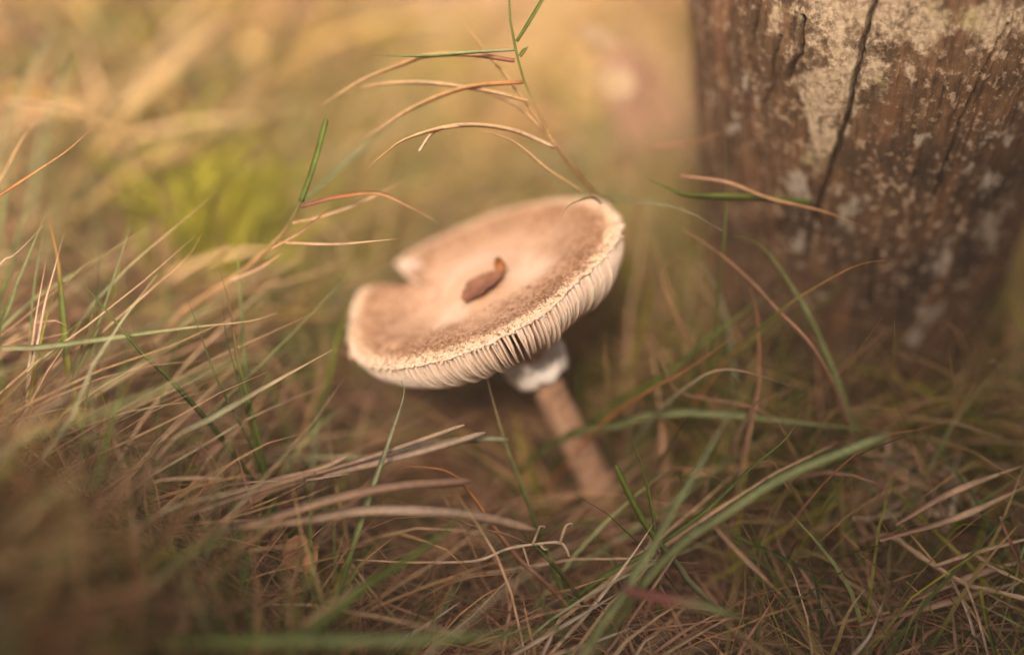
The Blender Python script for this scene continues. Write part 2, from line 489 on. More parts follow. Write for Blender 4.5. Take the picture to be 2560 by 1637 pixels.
def gill_depth(x):
    hi = .0017 + .0178 * np.sqrt(np.clip(1 - ((x - .58) / .415) ** 2, 0, 1))
    lo = .0195 - .0075 * np.clip((.58 - x) / .5, 0, 1) ** 1.4
    return np.where(x > .58, hi, lo)
def gill_mesh(x0, x1, seed, cut=1.0):
    r_ = np.random.default_rng(seed)
    u = np.linspace(0, 1, 15)
    x = x0 + (x1 - x0) * np.sin(u * math.pi / 2)            # closer together at the rim
    d = under(x) - .00025
    top = under(x) + .0006
    f = gill_depth(x) * cut
    if x0 > .3: f = f * np.clip((x - x0) / .22, .12, 1) ** .6
    bot = np.minimum(-f, top - .0004) + .0003 * (r_.random(15) - .5)
    bow = .0004 * r_.uniform(-1, 1) * np.sin(u * 3.1) + .0002 * r_.uniform(-1, 1) * np.sin(u * 6.3 + r_.random() * 6)
    bowb = bow + .0004 * r_.uniform(-1, 1) * np.sin(u * 2.5 + 1)
    tk, tb = .00044, .00022
    V = []
    for k in range(15):
        rr = x[k] * R
        V += [(rr, bow[k] - tk, top[k]), (rr, bow[k] + tk, top[k]), (rr, bowb[k] + tb, bot[k]), (rr, bowb[k] - tb, bot[k])]
    F = []
    for k in range(14):
        a = 4 * k
        F += [(a + 1, a + 5, a + 6, a + 2), (a + 2, a + 6, a + 7, a + 3), (a + 3, a + 7, a + 4, a)]
    F += [(0, 1, 2, 3), (59, 58, 57, 56)]
    me = bpy.data.meshes.new('gill')
    me.from_pydata([tuple(map(float, v)) for v in V], [], F)
    me.polygons.foreach_set('use_smooth', [True] * len(me.polygons))
    me.materials.append(M_GILL)
    return me
LONG = [gill_mesh(.13, .985 - .004 * (k % 3), 30 + k, .95 + .03 * (k % 4)) for k in range(7)]
TORN = [gill_mesh(.13, .975, 60 + k, .86 + .05 * k) for k in range(4)]
SHORT = [gill_mesh(.62 + .05 * k, .98, 80 + k, .85) for k in range(4)]
NG = 214
for k in range(NG):
    for half in (0, 1):
        a = 360 * (k + .5 * half + random.uniform(-.13, .13)) / NG
        if half and not (185 < a < 355 and k % 6 == 0): continue
        if 119 < a < 144: continue
        me = random.choice(SHORT if half else (TORN if abs(ang(a - 298)) < 26 and random.random() < .3 else LONG))
        g = bpy.data.objects.new('gill', me)
        COL.objects.link(g)
        g.parent = cap
        pa = math.radians(a)
        g.rotation_euler = (random.uniform(-.03, .03), 0, pa)
        g.location = (0, 0, .6 * float(rise(pa, .8)) )
        s = float(min(1.0, rim(np.array(pa)) + .012))
        g.scale = (s, 1, 1)

# loose fibres: shaggy fringe round the margin and raised scales on the belt
def flakes(n, fx, L, W, lift, seed, jag=.5):
    r_ = np.random.default_rng(seed)
    p = r_.uniform(0, 2 * math.pi, n)
    rr = rim(p)
    x = fx(r_, n) * rr
    Xc, Yc = x * R * np.cos(p), x * R * np.sin(p)
    z = top_z(x, p, Xc, Yc) + rise(p, x)
    er = np.stack([np.cos(p), np.sin(p), 0 * p], -1); et = np.stack([-np.sin(p), np.cos(p), 0 * p], -1); ez = np.array([0, 0, 1.])
    tw = r_.normal(0, jag, n)[:, None]
    d1 = er * np.cos(tw) + et * np.sin(tw); d2 = -er * np.sin(tw) + et * np.cos(tw)
    Ls = (L * r_.uniform(.5, 1.5, n))[:, None]; Ws = (W * r_.uniform(.5, 1.5, n))[:, None]; lf = (lift * r_.normal(.6, .6, n))[:, None]
    c = np.stack([Xc, Yc, z], -1) - ez * .00008
    V = np.stack([c - d2 * Ws - d1 * Ls * .2, c + d2 * Ws - d1 * Ls * .2, c + d2 * Ws * .7 + d1 * Ls * .55 + ez * lf * .7, c + d1 * Ls + ez * lf, c - d2 * Ws * .6 + d1 * Ls * .5 + ez * lf * .5, c + d1 * Ls * .4 + ez * (lf * .5 + .00018)], 1)
    b = np.arange(n)[:, None] * 6
    F = np.concatenate([b + np.array([[0, 1, 5]]), b + np.array([[1, 2, 5]]), b + np.array([[2, 3, 5]]), b + np.array([[3, 4, 5]]), b + np.array([[4, 0, 5]])])
    return V.reshape(-1, 3), F
V, F = flakes(2000, lambda r_, n: r_.uniform(.90, 1.0, n), .0015, .00026, -.0001, 5, .4)
tag(mesh('margin_fringe', V, F, plain('fringe', (.66, .47, .30), (.90, .77, .60), 900, .85), cap), kind='stuff')
V, F = flakes(4200, lambda r_, n: np.clip(r_.normal(.85, .07, n), .5, .975), .0011, .00020, .0004, 6, .5)
tag(mesh('scale_fibres', V, F, plain('scales', (.15, .07, .032), (.40, .22, .12), 700, .85), cap), kind='stuff')

# stem, slightly bowed, and its ring (cap-local frame, z along the cap's axis)
def tube(pts, rad, nseg=20, wob=0.0, seed=0, caps=True):
    pts = np.asarray(pts, float); n = len(pts)
    tg = np.gradient(pts, axis=0); tg /= np.linalg.norm(tg, axis=1)[:, None] + 1e-12
    ref = np.array([0, 0, 1.0]) if abs(tg[0][2]) < .9 else np.array([1.0, 0, 0])
    V = []
    s_ = np.cross(tg[0], ref); s_ /= np.linalg.norm(s_)
    for k in range(n):
        s_ = s_ - tg[k] * (s_ @ tg[k]); s_ /= np.linalg.norm(s_)
        u_ = np.cross(tg[k], s_)
        a = np.linspace(0, 2 * math.pi, nseg, endpoint=False)
        r = rad[k] * (1 + wob * (vn(np.cos(a) * 3 + 9 + seed, np.sin(a) * 3 + 9, k * .35) - .5) * 2)
        V.append(pts[k] + r[:, None] * (np.cos(a)[:, None] * s_ + np.sin(a)[:, None] * u_))
    V = np.concatenate(V)
    F = [[k * nseg + j, k * nseg + (j + 1) % nseg, (k + 1) * nseg + (j + 1) % nseg, (k + 1) * nseg + j] for k in range(n - 1) for j in range(nseg)]
    if caps: F += [list(range(nseg))[::-1], list(range((n - 1) * nseg, n * nseg))]
    return V, F
LS = t_
Bv = Vector(BASE - CC); Bl = np.array(BASIS.transposed() @ Bv)      # base in cap frame
u = np.linspace(0, 1, 26)
ctr = np.stack([Bl[0] * u ** 1.3 + .0040 * np.sin(u * math.pi) + .0008 * np.sin(u * 9), Bl[1] * u, -.003 + (Bl[2] - .012 + .003) * u], -1)
rad = .0052 + .0016 * u ** 1.5 + .0014 * np.exp(-((u) / .08) ** 2) + .0022 * smooth(.82, 1, u)
V, F = tube(ctr, rad, 26, .06)
stem = mesh('stem', V, F, M_STEM, mush); stem.location = cap.location; stem.rotation_euler = cap.rotation_euler
# ring: a flared double skirt with a wavy thick edge
zr = -.0400
kc = int(np.argmin(np.abs(ctr[:, 2] - zr))); rc = ctr[kc]
na = 72
a = np.linspace(0, 2 * math.pi, na, endpoint=False)
prof = [(.0046, .0045), (.0060, .0032), (.0082, .0028), (.0100, .0034), (.0108, .0022), (.0110, .0002), (.0106, -.0018), (.0094, -.0028), (.0078, -.0020), (.0060, -.0030), (.0048, -.0050)]
V = []
for j in range(na):
    w1 = vn(np.cos(a[j]) * 1.8 + 5, np.sin(a[j]) * 1.8 + 5) - .5; w2 = vn(np.cos(a[j]) * 5 + 5, np.sin(a[j]) * 5 + 5) - .5
    for r0, z0 in prof:
        f = (r0 - .0046) / .0064; r0 *= 1.02; z0 *= .95
        V.append((rc[0] + r0 * (1 + .34 * f * w1 + .22 * f * w2) * math.cos(a[j]), rc[1] + r0 * (1 + .34 * f * w1 + .22 * f * w2) * math.sin(a[j]), rc[2] + z0 * (1 + .4 * w2) + f * (.010 * w1 + .006 * w2) + f * .0012 * math.sin(a[j] * 17) * w2))
m_ = len(prof)
F = [[j * m_ + k, j * m_ + k + 1, ((j + 1) % na) * m_ + k + 1, ((j + 1) % na) * m_ + k] for j in range(na) for k in range(m_ - 1)]
ring = mesh('ring', V, F, M_RING, mush); ring.location = cap.location; ring.rotation_euler = cap.rotation_euler
ring['label'] = 'fluffy white ring round the stem'

# brown leaf scrap lying on the middle of the cap
def cap_pt(u_, v_, h): 
    x = math.hypot(u_, v_); p = math.atan2(v_, u_)
    z = float(top_z(np.array(x), np.array(p), np.array(u_ * R), np.array(v_ * R))) + h
    return CC + uax * u_ * R + vax * v_ * R + nrm * z
def leaf_sheet(L, W, nx, ny, curl, arch, fold, jag, seed, thick=.0002):
    """leaf in its own frame: x along, y across, z up; closed thin sheet"""
    s_ = np.linspace(0, 1, nx); w_ = np.linspace(-1, 1, ny)
    S_, W_ = np.meshgrid(s_, w_, indexing='ij')
    wid = W * np.sin(math.pi * np.clip(S_ * .94 + .04, 0, 1)) ** .75 * (1 + jag * (vn(S_ * 14 + seed, W_ * 2 + 3) - .5))
    X_ = L * (S_ - .5); Y_ = wid * W_
    Z_ = arch * np.sin(math.pi * S_) + curl * W_ ** 2 - fold * (1 - np.abs(W_)) * .5 + .12 * W * (vn(S_ * 5 + seed, W_ * 2.5 + 7) - .5)
    A = np.stack([X_, Y_, Z_], -1).reshape(-1, 3); B = A - np.array([0, 0, thick])
    n = nx * ny
    i_, j_ = np.meshgrid(np.arange(nx - 1), np.arange(ny - 1), indexing='ij'); q_ = (i_ * ny + j_).ravel()
    F1 = np.stack([q_, q_ + ny, q_ + ny + 1, q_ + 1], -1)
    F = F1.tolist() + (F1[:, ::-1] + n).tolist()
    bd = list(range(0, ny)) + [k * ny + ny - 1 for k in range(1, nx)] + [(nx - 1) * ny + k for k in range(ny - 2, -1, -1)] + [k * ny for k in range(nx - 2, 0, -1)]
    F += [[bd[k], bd[(k + 1) % len(bd)], bd[(k + 1) % len(bd)] + n, bd[k] + n] for k in range(len(bd))]
    return np.vstack([A, B]), F
leaf = tag(empty('dead_leaf', cap_pt(-.01, -.30, .0008)), 'small curled reddish brown leaf scrap lying in the middle of the mushroom cap', 'leaf')
la = math.radians(24)
lx = uax * math.cos(la) + vax * math.sin(la); ly = np.cross(nrm, lx)
leaf.rotation_euler = Matrix((lx, ly, nrm)).transposed().to_euler()
V, F = leaf_sheet(.0175, .0068, 26, 14, .0012, .0007, .0010, .35, 3)
V[:, 2] += .0008
mesh('blade', V, F, plain('brown_leaf', (.15, .065, .042), (.27, .125, .08), 260, .9, .5, .0005), leaf)
V, F = leaf_sheet(.0062, .0024, 14, 9, .0012, -.0012, .0006, .3, 8)
tip = mesh('curled_tip', V, F, plain('orange_leaf', (.20, .075, .025), (.32, .13, .045), 260, .55, .4, .0004), leaf)
tip.location = (.0090, .0008, .0032); tip.rotation_euler = (.3, -1.15, .2)
tip['label'] = 'orange upturned tip'

# ------------------------------------------------------------------ grass: single blades and stalks that can be told apart
PAL = dict(green=(.12, .165, .032), dark=(.055, .085, .022), pale=(.26, .30, .13), grey=(.30, .31, .19), tan=(.54, .34, .17), straw=(.62, .44, .28),
           pink=(.44, .25, .17), orange=(.46, .20, .075), white=(.70, .57, .45), brown=(.22, .11, .055), mag=(.27, .10, .085), yell=(.37, .34, .03), lime=(.28, .28, .03), gold=(.72, .49, .16), dull=(.36, .24, .165), dullb=(.47, .35, .265), dulld=(.28, .165, .115))
def spline(pts, n):
    p = np.asarray(pts, float)
    if len(p) == 2: return p[0] + np.linspace(0, 1, n)[:, None] * (p[1] - p[0])
    e = np.vstack([2 * p[0] - p[1], p, 2 * p[-1] - p[-2]])
    L = np.concatenate([[0], np.cumsum(np.linalg.norm(np.diff(p, axis=0), axis=1))]); L /= L[-1]
    out = []
    for t in np.linspace(0, 1, n):
        k = min(int(np.searchsorted(L, t, 'right')) - 1, len(p) - 2); k = max(k, 0)
        s_ = (t - L[k]) / max(L[k + 1] - L[k], 1e-9)
        a, b, c, d = e[k], e[k + 1], e[k + 2], e[k + 3]
        out.append(.5 * ((2 * b) + (c - a) * s_ + (2 * a - 5 * b + 4 * c - d) * s_ ** 2 + (3 * b - a - 3 * c + d) * s_ ** 3))
    return np.array(out)
def ribbon(pts, w, cols, n=26, blunt=False, turn=0.0, baseW=.75):
    """thin closed leaf: lens-shaped section with a keel, tapering to the tip"""
    p = spline(pts, n)
    tg = np.gradient(p, axis=0); tg /= np.linalg.norm(tg, axis=1)[:, None]
    vw = p - CAMP; vw /= np.linalg.norm(vw, axis=1)[:, None]
    s_ = np.cross(tg, vw); s_ /= np.linalg.norm(s_, axis=1)[:, None] + 1e-9
    nn = np.cross(s_, tg)
    tt = np.linspace(0, 1, n)
    an = turn + .5 * np.sin(tt * 3 + turn * 5)
    s2 = s_ * np.cos(an)[:, None] + nn * np.sin(an)[:, None]; n2 = np.cross(s2, tg)
    if blunt: pr = (baseW + (1 - baseW) * np.sin(np.clip(tt * 1.4, 0, 1) * math.pi / 2)) * (1 - .25 * tt) * np.clip((1.02 - tt) * 18, .4, 1)
    else: pr = (baseW + (1 - baseW) * np.sin(tt * math.pi)) * np.clip((1 - tt) * 2.2, .06, 1) ** .8
    h = (w * .64 * pr)[:, None]
    sec = [p - s2 * h, p + n2 * h * .20, p + s2 * h, p + n2 * h * .36]
    V = np.stack(sec, 1).reshape(-1, 3)
    F = [[4 * k + j, 4 * k + (j + 1) % 4, 4 * k + 4 + (j + 1) % 4, 4 * k + 4 + j] for k in range(n - 1) for j in range(4)]
    F += [[3, 2, 1, 0], [4 * n - 4, 4 * n - 3, 4 * n - 2, 4 * n - 1]]
    cs = np.array([PAL[c] for c in cols]); 
    c = np.stack([np.interp(tt, np.linspace(0, 1, len(cs)), cs[:, k]) for k in range(3)], -1)
    c = c * (1 + .25 * (vn(tt * 9, w * 1e5) - .5))[:, None]
    return V, F, np.repeat(c, 4, 0)
def world_pts(pts, d):
    ds = np.interp(np.linspace(0, 1, len(pts)), np.linspace(0, 1, len(d)), d) if isinstance(d, (list, tuple)) else [d] * len(pts)
    return [at(x, y, z) for (x, y), z in zip(pts, ds)]
def rooted(W):
    """lead a blade's lower end down into the soil"""
    p0, p1 = W[0], W[1]
    h = p0[2] - float(ground_z(p0[0], p0[1]))
    if h < .001: return W
    dv = p0 - p1; dv = dv / (np.linalg.norm(dv) + 1e-9)
    hz = np.array([dv[0], dv[1], 0]); 
    run = min(h * .8, .03) if dv[2] > -.5 else min(h * np.linalg.norm(hz) / -dv[2], .04)
    away = np.array([0, .35 * h, 0])                       # roots stand a little farther back
    rt = p0 + hz / (np.linalg.norm(hz) + 1e-9) * run + away
    rt[2] = float(ground_z(rt[0], rt[1])) - .002
    midp = p0 * .55 + rt * .45 + np.array([0, 0, h * .10])
    return [rt, midp] + list(W)
def blade(name, pts, d, w, cols, label, cat='grass shoot', group=None, root=True, blunt=False, turn=0.0):
    W = world_pts(pts, d)
    if root: W = rooted(W)
    W = np.array(W)
    org = W[0] if root else W.mean(0)
    V, F, c = ribbon(W, w * .001, cols, n=12 + 5 * len(pts), blunt=blunt, turn=turn)
    o = mesh(name, V - org, F, M_GRASS, col=c)
    o.location = org
    return tag(o, label, cat, group)
def stalk(name, label, culm, cd, cr, ccols, leaves, cat='grass stalk'):
    W = np.array(rooted(world_pts(culm, cd)))
    root = tag(empty(name, W[0]), label, cat)
    p = spline(W, 44)
    rad = np.interp(np.linspace(0, 1, 44), np.linspace(0, 1, len(cr)), cr) * .001
    rad = rad * (1 + .45 * np.exp(-((np.linspace(0, 8, 44) % 1 - .5) / .09) ** 2))   # swollen nodes
    V, F = tube(p - W[0], rad, 7)
    cs = np.array([PAL[c] for c in ccols]); tt = np.linspace(0, 1, 44)
    c = np.stack([np.interp(tt, np.linspace(0, 1, len(cs)), cs[:, k]) for k in range(3)], -1)
    mesh('culm', V, F, M_GRASS, root, col=np.repeat(c, 7, 0))
    for pts, d, w, cols, kw in leaves:
        V, F, c = ribbon(np.array(world_pts(pts, d)), w * .001, cols, n=26, **kw)
        mesh('leaf', V - W[0], F, M_GRASS, root, col=c)
    return root
D = 1.0631
sc = lambda L: [(x * D, y * D) for x, y in L]
stalk('grass_stalk', 'tall thin stalk with arching dry leaves rising behind the mushroom cap', sc([(1470, 600), (1425, 500), (1385, 440), (1300, 330), (1232, 190), (1212, 110), (1200, 50), (1196, -40)]),
      [.60, .56, .50, .466, .458, .456, .455, .455], [1.2, 1.1, 1.0, .9, .7, .42, .33], ['tan'] * 9 + ['green', 'green'], [
    (sc([(1210, 143), (1100, 128), (1000, 132), (950, 150), (850, 190), (755, 248)]), [.458, .47, .475], 1.5, ['mag', 'tan', 'tan', 'straw'], {}),
    (sc([(1212, 117), (1100, 124), (1000, 132), (870, 131)]), [.456, .46], 1.0, ['grey', 'pale', 'green'], {}),
    (sc([(1230, 193), (1100, 205), (980, 250), (880, 310), (838, 333)]), [.46, .47, .48], 1.4, ['orange', 'tan', 'straw'], {}),
    (sc([(1240, 237), (1150, 215), (1000, 195), (880, 200), (800, 222)]), [.46, .47, .48], 1.2, ['tan', 'straw', 'tan'], {}),
    (sc([(1305, 347), (1200, 305), (1080, 295), (960, 325), (900, 365), (865, 395)]), [.463, .456, .462], 1.3, ['straw', 'straw', 'tan'], {}),
    (sc([(1370, 450), (1290, 400), (1210, 335), (1130, 305)]), [.47, .46], .8, ['tan', 'straw'], {}),
    (sc([(1080, 296), (1022, 310), (985, 357)]), [.456, .46], 1.0, ['tan', 'white'], dict(blunt=True)),
    (sc([(1310, 345), (1190, 180), (1120, 95), (1055, 0)]), [.463, .47, .49], .8, ['tan', 'tan', 'tan'], {}),
    (sc([(1300, 335), (1260, 290), (1190, 235), (1040, 180)]), [.463, .47, .49], .9, ['tan', 'straw', 'pale'], {}),
    (sc([(1215, 98), (1245, 50), (1280, -10), (1300, -60)]), [.452, .445], 1.1, ['green', 'green'], {}),
    (sc([(1222, 133), (1232, 120), (1243, 110)]), [.456, .455], 1.2, ['green', 'green'], {}),
    (sc([(1415, 480), (1395, 466), (1370, 468), (1335, 485), (1318, 514)]), [.475, .462, .46], .8, ['white', 'straw', 'grey'], {})])
stalk('grass_stalk', 'branching dry stalk with a green tip beside the bright green tuft', sc([(380, 800), (430, 735), (560, 645), (650, 565), (700, 490), (715, 440)]),
      [.52, .49, .47, .462], [1.4, 1.3, 1.1, .8, .6, .45], ['tan', 'straw', 'tan', 'tan', 'green'], [
    (sc([(708, 475), (740, 380), (768, 278)]), [.462, .456], 1.9, ['green', 'green'], dict(blunt=True)),
    (sc([(708, 486), (800, 462), (890, 455), (960, 485), (1035, 527)]), [.462, .46, .47], 1.3, ['mag', 'orange', 'tan', 'tan'], {}),
    (sc([(688, 525), (760, 508), (850, 475), (945, 428)]), [.465, .475], 1.1, ['tan', 'straw', 'tan'], {}),
    (sc([(640, 585), (715, 540), (785, 480)]), [.462, .462], .9, ['tan', 'brown'], {}),
    (sc([(655, 570), (700, 572), (800, 573), (935, 562)]), [.463, .455], .9, ['tan', 'straw', 'straw'], {}),
    (sc([(540, 662), (610, 630), (665, 595)]), [.475, .468], 1.1, ['straw', 'tan'], {}),
    (sc([(420, 765), (560, 690), (700, 655), (830, 612)]), [.50, .52], 1.3, ['pale', 'tan', 'straw'], {}),
    (sc([(712, 475), (830, 370), (960, 260)]), [.48, .54], 1.4, ['pale', 'grey'], {})])
stalk('grass_stalk', 'forked dry straw lying with a green shoot at the joint near frame corner', [(2230, 1340), (2270, 1367), (2336, 1413), (2416, 1460), (2490, 1478), (2600, 1505)],
      [.47, .455, .452], [.9, .9, .8, .7], ['pink', 'straw', 'straw'], [
    ([(2336, 1415), (2424, 1385), (2556, 1349), (2640, 1330)], [.455, .46], 1.2, ['straw', 'straw'], {}),
    ([(2451, 1470), (2464, 1543), (2486, 1631), (2490, 1700)], .450, 1.3, ['yell', 'green', 'green'], dict(blunt=True)),
    ([(2376, 1440), (2420, 1534), (2446, 1631), (2452, 1690)], .451, .9, ['pink', 'white', 'straw'], {}),
    ([(2416, 1462), (2445, 1540), (2470, 1640), (2476, 1700)], .449, .8, ['straw', 'white'], {}),
    ([(2430, 1380), (2490, 1420), (2570, 1460)], [.46, .455], 1.3, ['straw', 'straw'], {}),
    ([(2460, 1478), (2520, 1510), (2600, 1545)], .45, .5, ['pink', 'straw'], {})])
stalk('curled_straw', 'thin bleached straw with curled tendrils lying in front of the stem', [(880, 1400), (933, 1401), (1032, 1405), (1190, 1401), (1273, 1370), (1385, 1355), (1410, 1362), (1423, 1390)],
      [.452, .452], [.30, .32, .35, .42, .45, .4], ['orange', 'pink', 'straw', 'white', 'white'], [
    ([(1331, 1362), (1344, 1328), (1350, 1315), (1362, 1316), (1356, 1324)], .45, .7, ['straw', 'white'], {}),
    ([(1308, 1368), (1319, 1399), (1322, 1412), (1331, 1416)], .45, .7, ['straw', 'white'], {}),
    ([(1400, 1358), (1408, 1330), (1416, 1312), (1430, 1308), (1428, 1318)], .45, .8, ['straw', 'white'], {}),
    ([(1350, 1360), (1362, 1372), (1372, 1370)], .45, .8, ['straw', 'white'], {}),
    ([(1360, 1360), (1380, 1385), (1394, 1402)], .45, .6, ['green', 'dark'], {})], cat='straw')

B = blade
def many(name, rows, labels, cat, group, **kw):
    for (pts, d, w, c), lb in zip(rows, labels): blade(name, pts, d, w, c, lb, cat, group, **kw)
UPL = 'upright blades in the dry grass left of the mushroom'
many('grass_shoot', (([(230, 855), (280, 707), (325, 569)], .462, 1.3, ['dark', 'green', 'grey']), ([(12, 789), (50, 692), (119, 524)], .465, 1.4, ['green', 'pale', 'pale']),
        ([(545, 953), (503, 840), (462, 732)], .455, .8, ['green', 'dark', 'green']), ([(616, 957), (602, 754), (594, 618)], .475, 1.6, ['green', 'green', 'pale']),
        ([(215, 840), (235, 770), (255, 700)], .46, .8, ['dark', 'green']), ([(72, 880), (85, 720), (112, 560)], .468, .8, ['green', 'pale']), ([(570, 860), (560, 800), (556, 740)], .462, .8, ['green', 'dark']),
        ([(770, 1300), (782, 1150), (800, 1010)], .50, 1.5, ['pale', 'grey']), ([(20, 690), (60, 540), (110, 470)], .50, 1.4, ['green', 'pale']), ([(0, 560), (20, 430), (60, 300)], .52, 1.6, ['green', 'pale'])), [
    'upright green shoot with a grey tip crossing the dark left leaning blade', 'pale green shoot leaning right beside the wide rusty tipped blade', 'thin dark green shoot leaning left below the branching dry stalk',
    'wide pale tipped green shoot standing behind the branching dry stalk', 'short dark green shoot just right of the wide rusty tipped blade', 'thread thin pale shoot beside the wide rusty tipped blade',
    'short thin green shoot beside the brown tipped blade', 'grey green blurred shoot standing among the sideways swept straws', 'soft green shoot behind the bleached upright straws', 'blurred green shoot beside the golden bent blade'], 'grass shoot', UPL)
B('grass_shoot', [(168, 900), (155, 760), (144, 645), (121, 540)], .464, 2.3, ['green', 'lime', 'green', 'orange'], 'wide upright green blade with a rusty tip among straw')
B('grass_shoot', [(429, 953), (351, 879), (273, 785), (183, 680)], .452, 1.5, ['dark', 'dark', 'green'], 'dark green blade leaning left across the dry grass')
B('grass_shoot', [(596, 905), (580, 800), (569, 745), (549, 674)], .462, 1.5, ['green', 'green', 'brown'], 'upright green blade with a brown pointed tip crossing the branching stalk')
B('grass_shoot', [(-30, 880), (100, 868), (234, 851), (468, 820), (623, 803), (700, 780)], [.45, .462], 1.6, ['straw', 'grey', 'pale', 'straw'], 'long pale green blade lying almost level across the left grass', turn=.3)
B('grass_shoot', [(526, 1046), (662, 968), (830, 875)], [.455, .452], 2.0, ['pink', 'grey', 'straw'], 'flat grey tan blade slanting up toward the left edge of the cap')
B('grass_shoot', [(818, 960), (845, 840), (881, 750)], [.50, .49], 2.0, ['dark', 'green', 'lime'], 'short bright green blade standing against the left edge of the cap')
B('dry_straw', [(300, 690), (351, 641), (468, 543), (542, 477)], [.47, .47], .9, ['pale', 'grey', 'tan'], 'greenish thin dry stem pointing up past the bright green tuft', 'straw', 'slanting dry stems')
B('dry_straw', [(240, 840), (292, 797), (370, 730), (470, 640), (503, 586)], [.465, .465], .9, ['pink', 'straw', 'tan'], 'pinkish thin dry stem running beside the greenish one below the tuft', 'straw', 'slanting dry stems')
for pts, lb in zip(([(85, 830), (92, 780), (117, 641)], [(95, 850), (112, 760), (137, 670), (160, 580)], [(0, 660), (25, 645), (55, 620), (108, 565)]), ('straight bleached straw before the wide rusty tipped blade', 'tall thin bleached straw crossing the wide rusty tipped blade', 'kinked bleached straw slanting among the pale green shoots')):
    B('straw', pts, .458, .8, ['straw', 'white', 'straw'], lb, 'straw', 'bleached straws at the left')
B('grass_shoot', [(-60, 530), (0, 488), (101, 422), (168, 377), (224, 326)], [.452, .462], 1.5, ['straw', 'tan', 'straw', 'orange', 'tan'], 'golden dry blade bending up from the picture edge into sunlit grass')
B('grass_shoot', [(-30, 500), (0, 452), (56, 348), (105, 288)], [.47, .48], 1.5, ['tan', 'straw', 'tan'], 'short golden blade beside the bent golden blade')
for pts, lb in zip(([(49, 243), (105, 123), (150, 45)], [(142, 243), (168, 161), (187, 97)]), ('long grey green shoot rising out of sunlit grass', 'shorter grey green shoot beside the long one in sunlit grass')):
    B('grass_shoot', pts, .56, 1.8, ['pale', 'grey'], lb, group='grey green blades in sunlit grass')
B('grass_shoot', [(0, 258), (56, 258), (150, 269), (318, 325), (380, 338), (404, 328)], [.54, .50], 1.1, ['straw', 'straw', 'tan'], 'very thin pale straw with an upcurved end over sunlit grass', cat='straw')
# in front of and under the mushroom
B('grass_shoot', [(812, 1560), (854, 1449), (879, 1374), (920, 1249), (966, 1120), (1009, 990), (1003, 950)], [.445, .448, .455], 1.9, ['green', 'green', 'pale', 'grey', 'grey'], 'long straight grey green blade reaching up to the underside of the cap')
B('grass_shoot', [(1520, 1640), (1427, 1515), (1364, 1374), (1315, 1241), (1269, 1125), (1232, 1000), (1214, 930)], [.46, .475, .47, .465], 1.4, ['green', 'green', 'green', 'pale', 'pink'], 'long thin green stem curving up to the gills in front of the stem')
many('dry_straw', (([(780, 1185), (916, 1145), (1053, 1100), (1161, 1062)], [.46, .452], 1.5, ['dulld', 'dull', 'dullb']), ([(700, 1220), (825, 1183), (991, 1145), (1115, 1112), (1213, 1081)], [.46, .46], 2.2, ['dulld', 'dulld', 'dullb', 'dullb']),
        ([(900, 1150), (1050, 1118), (1120, 1104), (1198, 1098), (1271, 1100)], [.465, .468], 2.2, ['dulld', 'dullb', 'grey']), ([(660, 1300), (825, 1249), (991, 1216), (1178, 1203)], [.43, .44], 2.8, ['dulld', 'dull', 'dulld']),
        ([(640, 1310), (775, 1297), (908, 1276), (1074, 1278), (1198, 1291), (1340, 1325)], [.43, .44], 3.1, ['dulld', 'dull', 'dullb', 'dull']), ([(560, 1240), (680, 1200), (800, 1172), (870, 1140)], [.46, .46], 1.5, ['dull', 'dulld', 'dullb']),
        ([(400, 1200), (480, 1195), (560, 1198)], [.455, .455], 1.6, ['dull', 'dullb']), ([(500, 1275), (680, 1215), (790, 1180)], [.44, .45], 1.8, ['dulld', 'dull']), ([(620, 1205), (760, 1200), (873, 1184)], [.452, .452], .7, ['dull', 'dullb'])), [
    'topmost swept dry blade with a white tip before the mushroom', 'long pinkish swept blade with a white end under the topmost one', 'swept dry blade with a level blunt end reaching the thin green stem',
    'wide dull pink swept blade above the widest one', 'widest pale swept blade arching over the curled straw', 'short swept straw left of the long grey green blade',
    'short flat bleached blade lying level in brown grass', 'pinkish swept blade joining the short flat bleached one', 'hair thin bleached straw lying among the swept blades'], 'straw', 'dry blades swept sideways', blunt=True, turn=.25)
B('dry_straw', [(980, 1175), (1032, 1166), (1119, 1179), (1169, 1224), (1240, 1324), (1300, 1400)][::-1], [.46, .462], 1.3, ['orange', 'pink', 'orange', 'orange'], 'sharply bent rusty blade between the swept blades and the stem', 'straw')
B('dry_straw', [(1290, 1345), (1198, 1320), (1074, 1274), (939, 1237)], .455, .7, ['orange', 'pink', 'orange'], 'thin rusty stem crossing over the widest swept blade', 'straw')
B('dry_straw', [(854, 1465), (908, 1403), (1003, 1328)], .455, .8, ['orange', 'orange'], 'thin rusty stem leaning beside the long grey green blade', 'straw')
B('grass_shoot', [(790, 1560), (908, 1465), (1053, 1374), (1182, 1266)], [.40, .415], 2.8, ['dark', 'green', 'green'], 'broad blurred dark green blade slanting in front of the curled straw')
B('grass_shoot', [(-40, 1590), (300, 1600), (700, 1598), (991, 1598), (1323, 1581), (1480, 1560)], [.375, .39], 3.0, ['green', 'green', 'pale', 'green'], 'blurred broad green blade lying along the bottom of the grass', turn=.2)
B('grass_shoot', [(1323, 1350), (1290, 1299), (1248, 1241)], .452, 1.1, ['dark', 'green'], 'short dark green blade leaning toward the cap near the curled straw')
B('grass_shoot', [(1636, 1320), (1634, 1291), (1605, 1166), (1566, 1073)], .458, 1.2, ['green', 'green', 'green'], 'slender pointed green blade standing right of the stem base')
B('grass_shoot', [(1720, 1450), (1697, 1415), (1622, 1324), (1580, 1249), (1539, 1162)], [.452, .448], 2.1, ['green', 'grey', 'green', 'green'], 'blunt broad green blade leaning left beside the stem base', blunt=True)
